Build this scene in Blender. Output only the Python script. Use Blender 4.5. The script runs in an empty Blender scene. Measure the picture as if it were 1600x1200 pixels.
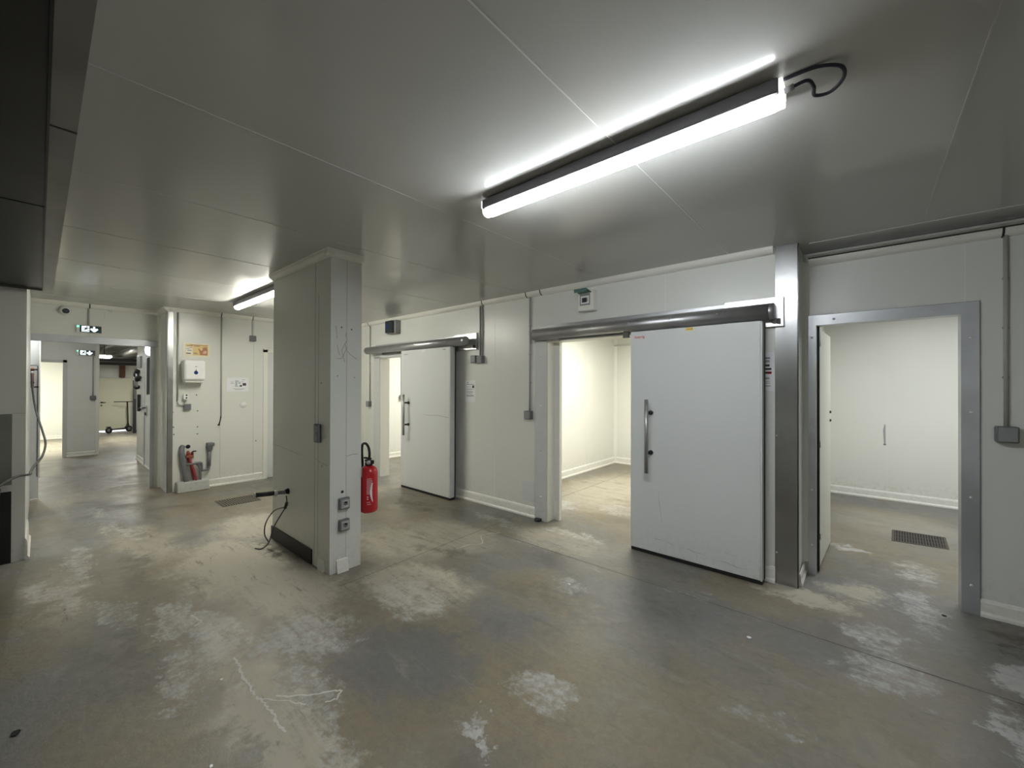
import bpy, bmesh, math, random
from mathutils import Vector, Matrix
random.seed(7)
SC = bpy.context.scene
COL = SC.collection

# ------------------------------------------------------------------ camera
def make_camera():
    f, yaw, pitch, roll = 637.441, 40.791, 0.263, 0.17
    y, p, r = map(math.radians, (yaw, pitch, roll))
    F = Vector((-math.sin(y)*math.cos(p), math.cos(y)*math.cos(p), math.sin(p)))
    R = Vector((math.cos(y), math.sin(y), 0))
    U = R.cross(F)
    R2 = R*math.cos(r) + U*math.sin(r)
    U2 = U*math.cos(r) - R*math.sin(r)
    cd = bpy.data.cameras.new('camera')
    cd.sensor_fit = 'HORIZONTAL'; cd.sensor_width = 36.0
    cd.lens = f*36.0/1600.0
    cd.clip_start = 0.02; cd.clip_end = 100
    co = bpy.data.objects.new('camera', cd); COL.objects.link(co)
    co.matrix_world = Matrix(((R2.x, U2.x, -F.x, 0), (R2.y, U2.y, -F.y, 0), (R2.z, U2.z, -F.z, 1.6), (0, 0, 0, 1)))
    SC.camera = co
make_camera()

# ------------------------------------------------------------------ world, exposure, unseen room lamps and added fill lights
w = bpy.data.worlds.new('world'); SC.world = w; w.use_nodes = True
w.node_tree.nodes['Background'].inputs[0].default_value = (0.9, 0.95, 1.0, 1)
w.node_tree.nodes['Background'].inputs[1].default_value = 4.0
SC.view_settings.view_transform = 'Standard'
SC.view_settings.look = 'None'
SC.view_settings.exposure = 0.44
SC.view_settings.gamma = 1.0
SC.view_settings.use_curve_mapping = False

def area_lamp(name, loc, sx, sy, power, col, rot=(0, 0, 0)):
    l = bpy.data.lights.new(name, 'AREA'); l.shape = 'RECTANGLE'
    l.size = sx; l.size_y = sy; l.energy = power; l.color = col
    o = bpy.data.objects.new(name, l); o.location = loc; o.rotation_euler = rot
    COL.objects.link(o); return o
WARM = (1.0, 0.985, 0.90)
COOL = (0.95, 0.98, 1.0)
area_lamp('first_cold_room_lamp', (-6.2, 5.8, 2.66), 1.5, 0.1, 75, WARM)
area_lamp('second_cold_room_lamp', (-2.3, 5.9, 2.66), 1.5, 0.1, 70, WARM)
area_lamp('third_cold_room_lamp', (1.0, 6.0, 2.66), 1.5, 0.1, 42, COOL)
area_lamp('far_room_lamp', (-15.6, -0.8, 2.6), 1.5, 0.2, 110, WARM)
area_lamp('corridor_leaf_fill', (-8.59, 0.35, 2.70), 0.1, 1.3, 17, COOL)  # added unseen fill, brightens the open leaf beyond the passage
area_lamp('corridor_end_fill', (-11.4, 0.2, 2.69), 1.2, 0.1, 11, WARM)  # extra light put in to lift the corridor end wall
area_lamp('store_fill', (-16.6, 1.9, 2.2), 1.2, 0.1, 40, WARM)  # added fill for the dark scooter area, not a real fitting
area_lamp('rear_fill', (0.9, -1.3, 2.68), 1.5, 0.1, 38, COOL)  # unseen fill added behind the camera for foreground and right side

# ------------------------------------------------------------------ materials
def mat(name, col, rough=0.5, metal=0.0, emit=None, es=0.0, spec=0.5, coat=0.0):
    m = bpy.data.materials.new(name); m.use_nodes = True
    b = m.node_tree.nodes['Principled BSDF']
    b.inputs['Base Color'].default_value = (*col, 1)
    b.inputs['Roughness'].default_value = rough
    b.inputs['Metallic'].default_value = metal
    b.inputs['Specular IOR Level'].default_value = spec
    b.inputs['Coat Weight'].default_value = coat
    if emit:
        b.inputs['Emission Color'].default_value = (*emit, 1)
        b.inputs['Emission Strength'].default_value = es
    return m

class NT:
    """tiny node builder"""
    def __init__(s, m):
        s.t = m.node_tree; s.n = s.t.nodes; s.l = s.t.links; s.b = s.n['Principled BSDF']
    def new(s, typ, **kw):
        n = s.n.new(typ)
        for k, v in kw.items(): setattr(n, k, v)
        return n
    def put(s, sock, v):
        if isinstance(v, bpy.types.NodeSocket): s.l.new(v, sock)
        else: sock.default_value = v
    def math(s, op, a, b=0.0, clamp=False):
        n = s.new('ShaderNodeMath', operation=op); n.use_clamp = clamp
        s.put(n.inputs[0], a); s.put(n.inputs[1], b); return n.outputs[0]
    def noise(s, vec, scale, detail=4, rough=0.55, dist=0.0):
        n = s.new('ShaderNodeTexNoise'); s.l.new(vec, n.inputs['Vector'])
        n.inputs['Scale'].default_value = scale; n.inputs['Detail'].default_value = detail
        n.inputs['Roughness'].default_value = rough; n.inputs['Distortion'].default_value = dist
        return n.outputs[0]
    def ramp(s, fac, lo, hi, a=0.0, b=1.0):
        n = s.new('ShaderNodeMapRange'); n.interpolation_type = 'SMOOTHSTEP'
        s.put(n.inputs[0], fac)
        for i, v in zip((1, 2, 3, 4), (lo, hi, a, b)): s.put(n.inputs[i], v)
        return n.outputs[0]
    def mix(s, fac, a, b):
        n = s.new('ShaderNodeMix', data_type='RGBA')
        s.put(n.inputs[0], fac)
        s.put(n.inputs[6], a if isinstance(a, bpy.types.NodeSocket) else (*a, 1))
        s.put(n.inputs[7], b if isinstance(b, bpy.types.NodeSocket) else (*b, 1))
        return n.outputs[2]

def panel_mat(name, base, dirt, rough, rvar=0.0, scuff=0.35, bump=0.006):
    """coated insulated panel: faint mottling, dirt splashed along the foot, slight waviness"""
    m = mat(name, base, rough); t = NT(m)
    geo = t.new('ShaderNodeNewGeometry').outputs['Position']
    sep = t.new('ShaderNodeSeparateXYZ'); t.l.new(geo, sep.inputs[0])
    n1 = t.noise(geo, 1.3, 3); n2 = t.noise(geo, 26, 7, 0.7); n3 = t.noise(geo, 38, 3, 0.7)
    foot = t.ramp(sep.outputs[2], 0.0, 0.42, 1.0, 0.0)
    d1 = t.math('MULTIPLY', foot, t.ramp(n2, 0.42, 0.75))
    spots = t.math('MULTIPLY', t.ramp(n3, 0.70, 0.78), t.ramp(n1, 0.5, 0.7))
    fac = t.math('MULTIPLY', t.math('MAXIMUM', d1, t.math('MULTIPLY', spots, 0.0)), scuff)
    c0 = t.mix(t.ramp(n1, 0.3, 0.7), base, tuple(x*0.98 for x in base))
    t.l.new(t.mix(fac, c0, dirt), t.b.inputs['Base Color'])
    t.l.new(t.ramp(n1, 0.3, 0.7, rough-rvar, rough+rvar), t.b.inputs['Roughness'])
    bp = t.new('ShaderNodeBump'); bp.inputs['Strength'].default_value = 0.25; bp.inputs['Distance'].default_value = bump
    t.l.new(t.noise(geo, 1.6, 1), bp.inputs['Height']); t.l.new(bp.outputs[0], t.b.inputs['Normal'])
    return m

def metal_mat(name, base, rough, metal=0.9, streak=(30, 30, 0.4)):
    m = mat(name, base, rough, metal); t = NT(m)
    geo = t.new('ShaderNodeNewGeometry').outputs['Position']
    mp = t.new('ShaderNodeMapping'); t.l.new(geo, mp.inputs[0]); mp.inputs['Scale'].default_value = streak
    n = t.noise(mp.outputs[0], 3.0, 5, 0.6); n2 = t.noise(geo, 2.0, 3)
    t.l.new(t.ramp(n, 0.3, 0.75, rough-0.015, rough+0.03), t.b.inputs['Roughness'])
    t.l.new(t.mix(t.ramp(n2, 0.3, 0.75), base, tuple(x*0.72 for x in base)), t.b.inputs['Base Color'])
    return m

M = {}
M['wall'] = panel_mat('white_panel', (0.74, 0.745, 0.70), (0.36, 0.32, 0.24), 0.30)
M['wall_cold'] = panel_mat('cold_room_panel', (0.80, 0.80, 0.735), (0.40, 0.34, 0.24), 0.36, scuff=0.45)
M['door'] = panel_mat('door_panel', (0.68, 0.695, 0.685), (0.30, 0.28, 0.24), 0.42, scuff=0.25, bump=0.003)
M['cream'] = panel_mat('cream_door_panel', (0.72, 0.71, 0.55), (0.36, 0.32, 0.24), 0.4)
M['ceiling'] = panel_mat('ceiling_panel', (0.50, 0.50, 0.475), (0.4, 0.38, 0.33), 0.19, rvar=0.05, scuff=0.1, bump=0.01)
M['pvc'] = panel_mat('white_plastic_skirting', (0.82, 0.81, 0.75), (0.42, 0.36, 0.26), 0.38, scuff=0.28)
M['joint'] = mat('panel_joint', (0.50, 0.50, 0.46), 0.5)
M['joint_light'] = mat('light_panel_joint', (0.82, 0.82, 0.78), 0.4)
M['steel'] = metal_mat('stainless_steel', (0.42, 0.42, 0.42), 0.24, 0.97)
M['steel_dark'] = metal_mat('dark_stainless', (0.24, 0.235, 0.23), 0.40, 0.8, streak=(0.6, 4, 4))
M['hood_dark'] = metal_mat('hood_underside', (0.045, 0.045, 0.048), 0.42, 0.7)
M['alu'] = metal_mat('grey_aluminium', (0.62, 0.635, 0.66), 0.38, 0.7)
M['handle'] = mat('satin_handle_tube', (0.40, 0.40, 0.40), 0.42, 0.85)
M['bolt'] = mat('pale_bolt', (0.8, 0.8, 0.8), 0.3, 0.4)
M['splash'] = metal_mat('dull_steel_splashback', (0.34, 0.335, 0.31), 0.3, 0.85, streak=(4, 30, 0.6))
M['jamb'] = panel_mat('grey_jamb', (0.60, 0.61, 0.60), (0.33, 0.30, 0.25), 0.4)
M['rail'] = metal_mat('rail_tube', (0.50, 0.50, 0.51), 0.40, 0.9, streak=(0.4, 30, 30))
M['pvcgrey'] = mat('grey_plastic', (0.16, 0.165, 0.175), 0.45)
M['pvcmid'] = mat('mid_grey_plastic', (0.26, 0.265, 0.265), 0.45)
M['seam_ceiling'] = mat('ceiling_seam', (0.66, 0.66, 0.63), 0.35)
M['seam_faint'] = mat('faint_ceiling_seam', (0.54, 0.54, 0.515), 0.24)
M['conduit'] = mat('grey_conduit', (0.42, 0.42, 0.40), 0.4)
M['black'] = mat('black_rubber', (0.012, 0.012, 0.013), 0.5)
M['darkbox'] = mat('smoked_plastic', (0.025, 0.035, 0.042), 0.2)
M['smoke'] = mat('smoked_green_lid', (0.10, 0.19, 0.17), 0.15)
M['white'] = mat('white_plastic', (0.84, 0.84, 0.83), 0.25)
M['paper'] = mat('white_paper', (0.82, 0.82, 0.84), 0.6)
M['ink'] = mat('black_ink', (0.03, 0.03, 0.035), 0.6)
M['inkgrey'] = mat('grey_ink', (0.36, 0.36, 0.38), 0.6)
M['inkblue'] = mat('blue_grey_ink', (0.45, 0.52, 0.56), 0.6)
M['inkred'] = mat('red_ink', (0.62, 0.05, 0.05), 0.6)
M['yellow'] = mat('yellow_sticker', (0.85, 0.62, 0.12), 0.5)
M['poster'] = mat('poster_yellow', (0.78, 0.58, 0.24), 0.4)
M['postercream'] = mat('poster_cream', (0.80, 0.76, 0.62), 0.4)
M['skin'] = mat('poster_hand_brown', (0.48, 0.20, 0.10), 0.4)
M['skinlight'] = mat('poster_hand_pink', (0.75, 0.42, 0.32), 0.4)
M['blue'] = mat('dark_blue_drop', (0.012, 0.035, 0.16), 0.2)
M['red'] = mat('extinguisher_red', (0.52, 0.012, 0.022), 0.28, coat=0.3)
M['label_pink'] = mat('label_pink', (0.70, 0.35, 0.36), 0.5)
M['copper'] = mat('brown_valve', (0.30, 0.09, 0.05), 0.4, 0.3)
M['redpipe'] = mat('red_pipe', (0.30, 0.035, 0.05), 0.45)
M['rust'] = mat('rusty_beam', (0.13, 0.05, 0.03), 0.7)
M['signgreen'] = mat('dark_green_sign', (0.012, 0.045, 0.045), 0.3)
M['signlit'] = mat('lit_pictogram', (0.8, 0.9, 0.9), 0.4, emit=(0.85, 0.97, 1.0), es=1.1)
M['led'] = mat('green_led', (0.1, 0.8, 0.4), 0.3, emit=(0.15, 1.0, 0.5), es=2.0)
M['hose'] = mat('grey_hose', (0.065, 0.065, 0.063), 0.5)
M['cable'] = mat('dark_cable', (0.03, 0.032, 0.05), 0.35)
M['silver'] = mat('bare_metal', (0.6, 0.6, 0.6), 0.3, 0.9)
M['housing'] = mat('lamp_housing', (0.27, 0.26, 0.29), 0.45)
M['lamp_cool'] = mat('lit_diffuser_cool', (0.9, 0.9, 0.9), 0.3, emit=(0.92, 0.965, 1.0), es=66)
M['lamp_warm'] = mat('lit_diffuser_warm', (0.9, 0.9, 0.9), 0.3, emit=(1.0, 0.985, 0.88), es=95)
M['lamp_far'] = mat('lit_bulkhead', (0.9, 0.9, 0.9), 0.3, emit=(1.0, 0.99, 0.95), es=14)
M['block'] = panel_mat('concrete_block', (0.56, 0.57, 0.55), (0.3, 0.26, 0.2), 0.8)
M['grate'] = mat('rusty_grate', (0.09, 0.075, 0.06), 0.55, 0.5)
M['grate_bar'] = mat('worn_grate_bar', (0.26, 0.22, 0.17), 0.5, 0.3)
M['scar'] = mat('wall_scar', (0.20, 0.17, 0.13), 0.7)
M['hole'] = mat('hole_black', (0.01, 0.01, 0.01), 0.8)
M['crackwhite'] = mat('lime_crack', (0.58, 0.56, 0.52), 0.7)
M['floorjoint'] = mat('floor_joint', (0.055, 0.05, 0.045), 0.7)

def floor_mat():
    m = mat('worn_concrete', (0.2, 0.19, 0.17), 0.5); t = NT(m)
    geo = t.new('ShaderNodeNewGeometry').outputs['Position']
    n_big = t.noise(geo, 0.55, 4, 0.6, 0.4)
    n_mid = t.noise(geo, 1.7, 6, 0.62, 0.6)
    n_fine = t.noise(geo, 9.0, 8, 0.7, 0.3)
    n_grit = t.noise(geo, 70.0, 4, 0.7)
    # ragged coordinates so that stains get torn edges
    nz = t.new('ShaderNodeTexNoise'); t.l.new(geo, nz.inputs['Vector']); nz.inputs['Scale'].default_value = 4.5
    nz.inputs['Detail'].default_value = 8; nz.inputs['Roughness'].default_value = 0.75
    sub = t.new('ShaderNodeVectorMath', operation='SUBTRACT'); t.l.new(nz.outputs[1], sub.inputs[0]); sub.inputs[1].default_value = (0.5, 0.5, 0.5)
    scl = t.new('ShaderNodeVectorMath', operation='MULTIPLY'); t.l.new(sub.outputs[0], scl.inputs[0]); scl.inputs[1].default_value = (0.75, 0.75, 0)
    add = t.new('ShaderNodeVectorMath', operation='ADD'); t.l.new(geo, add.inputs[0]); t.l.new(scl.outputs[0], add.inputs[1])
    P = add.outputs[0]
    def blobs(lst):
        out = None
        for (x, y, rx, ry, rot, k) in lst:
            mp = t.new('ShaderNodeMapping', vector_type='TEXTURE'); t.l.new(P, mp.inputs[0])
            mp.inputs['Location'].default_value = (x, y, 0); mp.inputs['Rotation'].default_value = (0, 0, math.radians(rot))
            mp.inputs['Scale'].default_value = (rx, ry, 1)
            g = t.new('ShaderNodeTexGradient', gradient_type='SPHERICAL'); t.l.new(mp.outputs[0], g.inputs[0])
            v = t.math('MULTIPLY', t.ramp(g.outputs[1], 0.0, 0.6), k)
            out = v if out is None else t.math('MAXIMUM', out, v)
        return out
    white = blobs([
        (-3.60, 0.66, .40, .14, 0, .9), (-3.1, 0.72, .45, .16, 0, .8), (-2.72, 1.12, .42, .30, 20, 1.0), (-2.85, 0.52, .35, .16, 0, .8), (-2.35, 1.0, .30, .18, 0, .6),
        (-1.27, 1.74, .22, .18, 0, .55), (-1.40, 1.34, .12, .08, 0, 1.0), (-1.24, 1.29, .07, .06, 0, .9), (0.08, 3.10, .24, .34, 0, .7),
        (0.05, 3.5, .20, .26, 0, .65), (0.68, 3.50, .17, .24, 4, 1.5), (0.58, 2.88, .14, .30, 8, 1.5), (0.30, 4.15, .15, .50, 0, .75),
        (0.34, 4.95, .16, .40, 0, .65), (-0.13, 5.22, .17, .11, 0, 1.1), (-1.8, 2.8, .25, .14, 0, .45), (-5.3, 0.25, .8, .12, 0, .7),
        (-4.6, 0.10, .6, .12, 10, .7), (-7.3, 0.45, .6, .12, 15, .6), (-2.6, 1.85, .5, .3, 0, .5), (-1.0, 3.3, .3, .1, 0, .4), (-4.0, .35, .5, .10, 8, .6),  # the streak before the passage is light reflected on the floor, painted in
        (-2.35, 3.75, .5, .13, 0, .7), (-3.15, 4.6, .35, .35, 0, .8), (-2.3, 4.9, .5, .3, 0, .6), (-6.2, .6, .8, .1, 10, .6), (-0.35, 2.3, .3, .1, 30, .4), (-3.3, 3.55, .5, .12, -6, .6), (-2.0, .9, .5, .10, 0, .5)])
    beige = blobs([
        (-4.3, 1.15, 1.1, .55, 0, 1.2), (-3.4, 1.30, .75, .45, 0, 1.1), (-2.75, 2.0, .70, .42, 10, 1.2), (-2.0, 0.76, 1.7, .18, 0, .9), (-3.6, 2.4, .8, .5, 0, .9),
        (-5.2, 1.6, .8, .5, 0, .9), (-6.0, 2.9, 1.1, .8, 0, 1.0), (-0.35, 3.84, .40, .16, 0, 1.3), (-0.05, 4.2, .22, .32, 0, 1.1), (-5.6, .7, 1.2, .3, 8, .8),
        (-3.4, 2.9, .8, .5, 0, .8), (-2.4, 3.5, .7, .4, 0, .7), (-3.0, 5.8, .9, 1.8, 0, .9), (0.3, 6.6, .8, .8, 0, .4), (-15.5, 0, 2.6, 1.5, 0, 1.0), (-16, 1.6, 2.5, .5, 0, .8), (-4.6, .1, 1.0, .2, 5, .6)])
    dark = blobs([
        (-4.5, 3.3, .65, .30, 0, 1.1), (-4.0, 3.5, .5, .12, -8, .6), (0.80, 4.0, .24, .40, 0, 1.6), (-1.2, 2.9, .6, .22, 0, .5),
        (-3.2, 0.35, .6, .15, 0, .55), (-6.6, 0.75, 1.5, .3, 0, .6), (-3.3, 3.7, .3, .1, 0, .7), (-9.8, .6, 2.6, .7, 0, .9), (-7.6, .75, .9, .35, 0, .6), (-1.2, 3.6, .5, .12, 0, .4),
        (-4.75, .55, .7, .12, 0, .6), (0.1, 4.9, .1, .5, 20, .3), (-4.3, 1.5, .3, .12, 0, .6), (0.72, 3.17, .14, .10, 0, 1.3), (-4.35, 1.50, .5, .10, 0, 1.0), (-3.1, 2.55, .5, .08, 20, .6), (-1.6, 2.6, .7, .3, 10, .5), (-4.9, 3.55, .5, .12, 0, .8)])
    brown = (0.225, 0.190, 0.128); grey = (0.190, 0.185, 0.175); lbeige = (0.44, 0.405, 0.325); lwhite = (0.56, 0.555, 0.54); dk = (0.085, 0.072, 0.056)
    c = t.mix(t.ramp(n_big, 0.40, 0.60), grey, brown)
    olive = blobs([(-1.05, 1.75, 1.0, .6, 20, 1.0), (-1.9, 2.6, .6, .45, 0, .9), (-0.5, 2.2, .5, .4, 0, .7), (-2.6, .3, .8, .2, 0, .5), (-2.5, 5.2, .9, 1.0, 0, .9)])
    slate = blobs([(-2.05, 1.42, .62, .42, 10, 1.2), (-1.4, 2.9, .8, .4, 0, .9), (-0.55, 3.1, .8, .35, 0, .9), (-3.4, .3, .9, .28, 0, .8), (-7.2, .5, 1.4, .5, 0, 1.0), (-10.5, .6, 2.5, .6, 0, 1.0), (0.1, 4.4, .35, .7, 0, .7)])
    c = t.mix(t.math('MULTIPLY', olive, 0.8), c, (0.265, 0.218, 0.135))
    c = t.mix(t.math('MULTIPLY', slate, 0.75), c, (0.150, 0.150, 0.145))
    mp = t.new('ShaderNodeMapping'); t.l.new(geo, mp.inputs[0]); mp.inputs['Scale'].default_value = (0.7, 3.2, 1); mp.inputs['Rotation'].default_value = (0, 0, 0.35)
    n_str = t.noise(mp.outputs[0], 2.2, 9, 0.72, 0.9)
    n_det = t.noise(geo, 22.0, 8, 0.75, 0.5)
    c = t.mix(t.math('MULTIPLY', t.ramp(n_mid, 0.50, 0.70), 0.5), c, (0.27, 0.255, 0.215))
    c = t.mix(t.math('MULTIPLY', t.ramp(n_mid, 0.48, 0.32), 0.5), c, (0.105, 0.096, 0.083))
    c = t.mix(t.math('MULTIPLY', t.ramp(n_str, 0.54, 0.72), 0.55), c, (0.31, 0.295, 0.26))
    c = t.mix(t.math('MULTIPLY', t.ramp(n_str, 0.44, 0.28), 0.45), c, (0.085, 0.074, 0.06))
    c = t.mix(t.math('MULTIPLY', t.ramp(n_det, 0.35, 0.65), 0.28), c, (0.10, 0.092, 0.08))
    bm = t.math('MULTIPLY', beige, t.ramp(t.math('ADD', t.math('MULTIPLY', n_str, 0.6), t.math('MULTIPLY', n_det, 0.4)), 0.30, 0.54))
    c = t.mix(bm, c, lbeige)
    dm = t.math('MULTIPLY', dark, t.ramp(t.math('ADD', t.math('MULTIPLY', n_str, 0.5), t.math('MULTIPLY', n_fine, 0.5)), 0.40, 0.58))
    c = t.mix(t.math('MULTIPLY', dm, 0.9), c, dk)
    mp2 = t.new('ShaderNodeMapping'); t.l.new(geo, mp2.inputs[0]); mp2.inputs['Scale'].default_value = (0.8, 4.0, 1); mp2.inputs['Rotation'].default_value = (0, 0, 0.2)
    n_s2 = t.noise(mp2.outputs[0], 3.4, 10, 0.78, 0.3)
    grime = t.math('MULTIPLY', t.ramp(n_s2, 0.56, 0.68), t.ramp(beige, 0.1, 0.5))
    c = t.mix(t.math('MULTIPLY', grime, 0.75), c, (0.095, 0.07, 0.05))
    speck = t.math('MULTIPLY', t.ramp(n_s2, 0.42, 0.34), t.ramp(beige, 0.1, 0.5))
    c = t.mix(t.math('MULTIPLY', speck, 0.55), c, (0.52, 0.49, 0.42))
    wtex = t.math('ADD', t.math('MULTIPLY', n_det, 0.55), t.math('ADD', t.math('MULTIPLY', n_str, 0.40), 0.025))
    wm = t.math('MULTIPLY', t.ramp(white, 0.02, 0.45), t.ramp(t.math('ADD', wtex, t.math('MULTIPLY', white, 0.13)), 0.47, 0.74))
    c = t.mix(t.math('MULTIPLY', wm, 0.8), c, lwhite)
    c = t.mix(t.math('MULTIPLY', t.ramp(n_grit, 0.55, 0.8), 0.22), c, (0.42, 0.40, 0.36))
    t.l.new(c, t.b.inputs['Base Color'])
    r = t.ramp(n_mid, 0.35, 0.65, 0.30, 0.52)
    r = t.math('ADD', r, t.math('MULTIPLY', t.math('MAXIMUM', bm, wm), 0.25))
    t.l.new(r, t.b.inputs['Roughness'])
    t.b.inputs['Specular IOR Level'].default_value = 0.45
    bp = t.new('ShaderNodeBump'); bp.inputs['Strength'].default_value = 0.35; bp.inputs['Distance'].default_value = 0.012
    t.l.new(t.math('ADD', n_fine, t.math('MULTIPLY', n_grit, 0.12)), bp.inputs['Height']); t.l.new(bp.outputs[0], t.b.inputs['Normal'])
    return m
M['floor'] = floor_mat()

# ------------------------------------------------------------------ mesh builder
class MB:
    def __init__(s): s.bm = bmesh.new(); s.mats = []
    def mi(s, m):
        if m not in s.mats: s.mats.append(m)
        return s.mats.index(m)
    def _tag(s, faces, m, smooth=False):
        i = s.mi(m)
        for f in faces: f.material_index = i; f.smooth = smooth
    def box(s, a, b, m, bev=0.0, seg=2):
        x0, y0, z0 = [min(p, q) for p, q in zip(a, b)]; x1, y1, z1 = [max(p, q) for p, q in zip(a, b)]
        v = [s.bm.verts.new(p) for p in ((x0, y0, z0), (x1, y0, z0), (x1, y1, z0), (x0, y1, z0), (x0, y0, z1), (x1, y0, z1), (x1, y1, z1), (x0, y1, z1))]
        fs = [s.bm.faces.new([v[i] for i in q]) for q in ((3, 2, 1, 0), (4, 5, 6, 7), (0, 1, 5, 4), (1, 2, 6, 5), (2, 3, 7, 6), (3, 0, 4, 7))]
        s._tag(fs, m)
        if bev > 0:
            es = list({e for f in fs for e in f.edges})
            r = bmesh.ops.bevel(s.bm, geom=es, offset=bev, segments=seg, profile=0.5, affect='EDGES')
            s._tag(r['faces'], m, True)
        return s
    def poly(s, pts, m):
        f = s.bm.faces.new([s.bm.verts.new(p) for p in pts]); s._tag([f], m); return s
    def prism(s, pts, d, m, smooth=False):
        """planar outline pushed along vector d"""
        d = Vector(d); n = len(pts)
        a = [s.bm.verts.new(Vector(p)) for p in pts]; b = [s.bm.verts.new(Vector(p)+d) for p in pts]
        fs = [s.bm.faces.new(a[::-1]), s.bm.faces.new(b)]
        s._tag(fs, m)
        sd = [s.bm.faces.new((a[i], a[(i+1) % n], b[(i+1) % n], b[i])) for i in range(n)]
        s._tag(sd, m, smooth); return s
    def tube(s, pts, r, m, seg=10, caps=True, smoothpath=0):
        P = [Vector(p) for p in pts]
        if smoothpath:
            Q = []
            for i in range(len(P)-1):
                p0 = P[max(i-1, 0)]; p1 = P[i]; p2 = P[i+1]; p3 = P[min(i+2, len(P)-1)]
                for k in range(smoothpath):
                    t = k/smoothpath
                    Q.append(0.5*((2*p1)+(-p0+p2)*t+(2*p0-5*p1+4*p2-p3)*t*t+(-p0+3*p1-3*p2+p3)*t**3))
            P = Q+[P[-1]]
        rr = r if isinstance(r, (list, tuple)) else [r]*len(P)
        prev = None; rings = []; nrm = None
        for i, p in enumerate(P):
            t = ((P[min(i+1, len(P)-1)]-P[max(i-1, 0)])).normalized()
            if nrm is None:
                up = Vector((0, 0, 1)) if abs(t.z) < 0.9 else Vector((1, 0, 0))
                nrm = t.cross(up).normalized()
            else:
                nrm = (nrm-t*nrm.dot(t)).normalized()
            bn = t.cross(nrm)
            rings.append([s.bm.verts.new(p+(nrm*math.cos(2*math.pi*k/seg)+bn*math.sin(2*math.pi*k/seg))*rr[i]) for k in range(seg)])
        fs = []
        for A, B in zip(rings, rings[1:]):
            for k in range(seg): fs.append(s.bm.faces.new((A[k], A[(k+1) % seg], B[(k+1) % seg], B[k])))
        s._tag(fs, m, True)
        if caps: s._tag([s.bm.faces.new(rings[0][::-1]), s.bm.faces.new(rings[-1])], m)
        return s
    def lathe(s, prof, c, m, axis=(0, 0, 1), seg=24):
        """profile of (radius, height) spun round an axis through c"""
        ax = Vector(axis).normalized(); u = ax.cross(Vector((0, 1, 0.3))).normalized(); v = ax.cross(u); c = Vector(c)
        rings = []
        for (r, h) in prof:
            if r < 1e-6: rings.append([s.bm.verts.new(c+ax*h)])
            else: rings.append([s.bm.verts.new(c+ax*h+(u*math.cos(2*math.pi*k/seg)+v*math.sin(2*math.pi*k/seg))*r) for k in range(seg)])
        fs = []
        for A, B in zip(rings, rings[1:]):
            for k in range(seg):
                a, b = A[k % len(A)], A[(k+1) % len(A)]; cc, d = B[(k+1) % len(B)], B[k % len(B)]
                vs = []
                for q in (a, b, cc, d):
                    if q not in vs: vs.append(q)
                if len(vs) > 2: fs.append(s.bm.faces.new(vs))
        s._tag(fs, m, True); return s
    def done(s, name, parent=None, loc=None):
        off = Vector((0, 0, 0))
        if parent: 
            off = Vector(parent['_w']) if '_w' in parent else Vector((0, 0, 0))
        elif loc: off = Vector(loc)
        bmesh.ops.recalc_face_normals(s.bm, faces=s.bm.faces)
        for v in s.bm.verts: v.co -= off
        me = bpy.data.meshes.new(name); s.bm.to_mesh(me); s.bm.free()
        for mm in s.mats: me.materials.append(mm)
        o = bpy.data.objects.new(name, me); COL.objects.link(o)
        if parent: o.parent = parent; o['_w'] = list(off)
        else:
            o.location = off; o['_w'] = list(off)
        return o

def label(o, lab, cat, group=None, kind=None):
    o['label'] = lab; o['category'] = cat
    if group: o['group'] = group
    if kind: o['kind'] = kind
    return o
def thing(name, lab, cat, loc, group=None, kind=None):
    o = bpy.data.objects.new(name, None); COL.objects.link(o); o.location = loc; o['_w'] = list(loc)
    o.empty_display_size = 0.1
    return label(o, lab, cat, group, kind)
def struct(o, lab, cat): return label(o, lab, cat, kind='structure')
def copy_tree(root, delta, lab, group=None):
    def cp(o, par):
        c = o.copy(); COL.objects.link(c)
        if par: c.parent = par
        for ch in list(o.children): cp(ch, c)
        return c
    r = cp(root, None); r.location = Vector(root.location)+Vector(delta); r['label'] = lab
    return r

def text_mesh(name, s, size, m, origin, right, up, parent=None):
    """lettering laid on a surface: origin = baseline start, right/up = directions"""
    cu = bpy.data.curves.new(name, 'FONT'); cu.body = s; cu.size = size; cu.extrude = 0.0004; cu.offset = 0.0004
    tmp = bpy.data.objects.new(name, cu); COL.objects.link(tmp)
    dg = bpy.context.evaluated_depsgraph_get()
    me = bpy.data.meshes.new_from_object(tmp.evaluated_get(dg))
    bpy.data.objects.remove(tmp)
    R, U = Vector(right), Vector(up); N = R.cross(U); O = Vector(origin)
    off = Vector(parent['_w']) if parent else Vector((0, 0, 0))
    for v in me.vertices: v.co = O+R*v.co.x+U*v.co.y+N*v.co.z-off
    me.materials.clear(); me.materials.append(m); me.name = name
    o = bpy.data.objects.new(name, me); COL.objects.link(o)
    if parent: o.parent = parent
    o['_w'] = list(off)
    return o

H = 2.745
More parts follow.
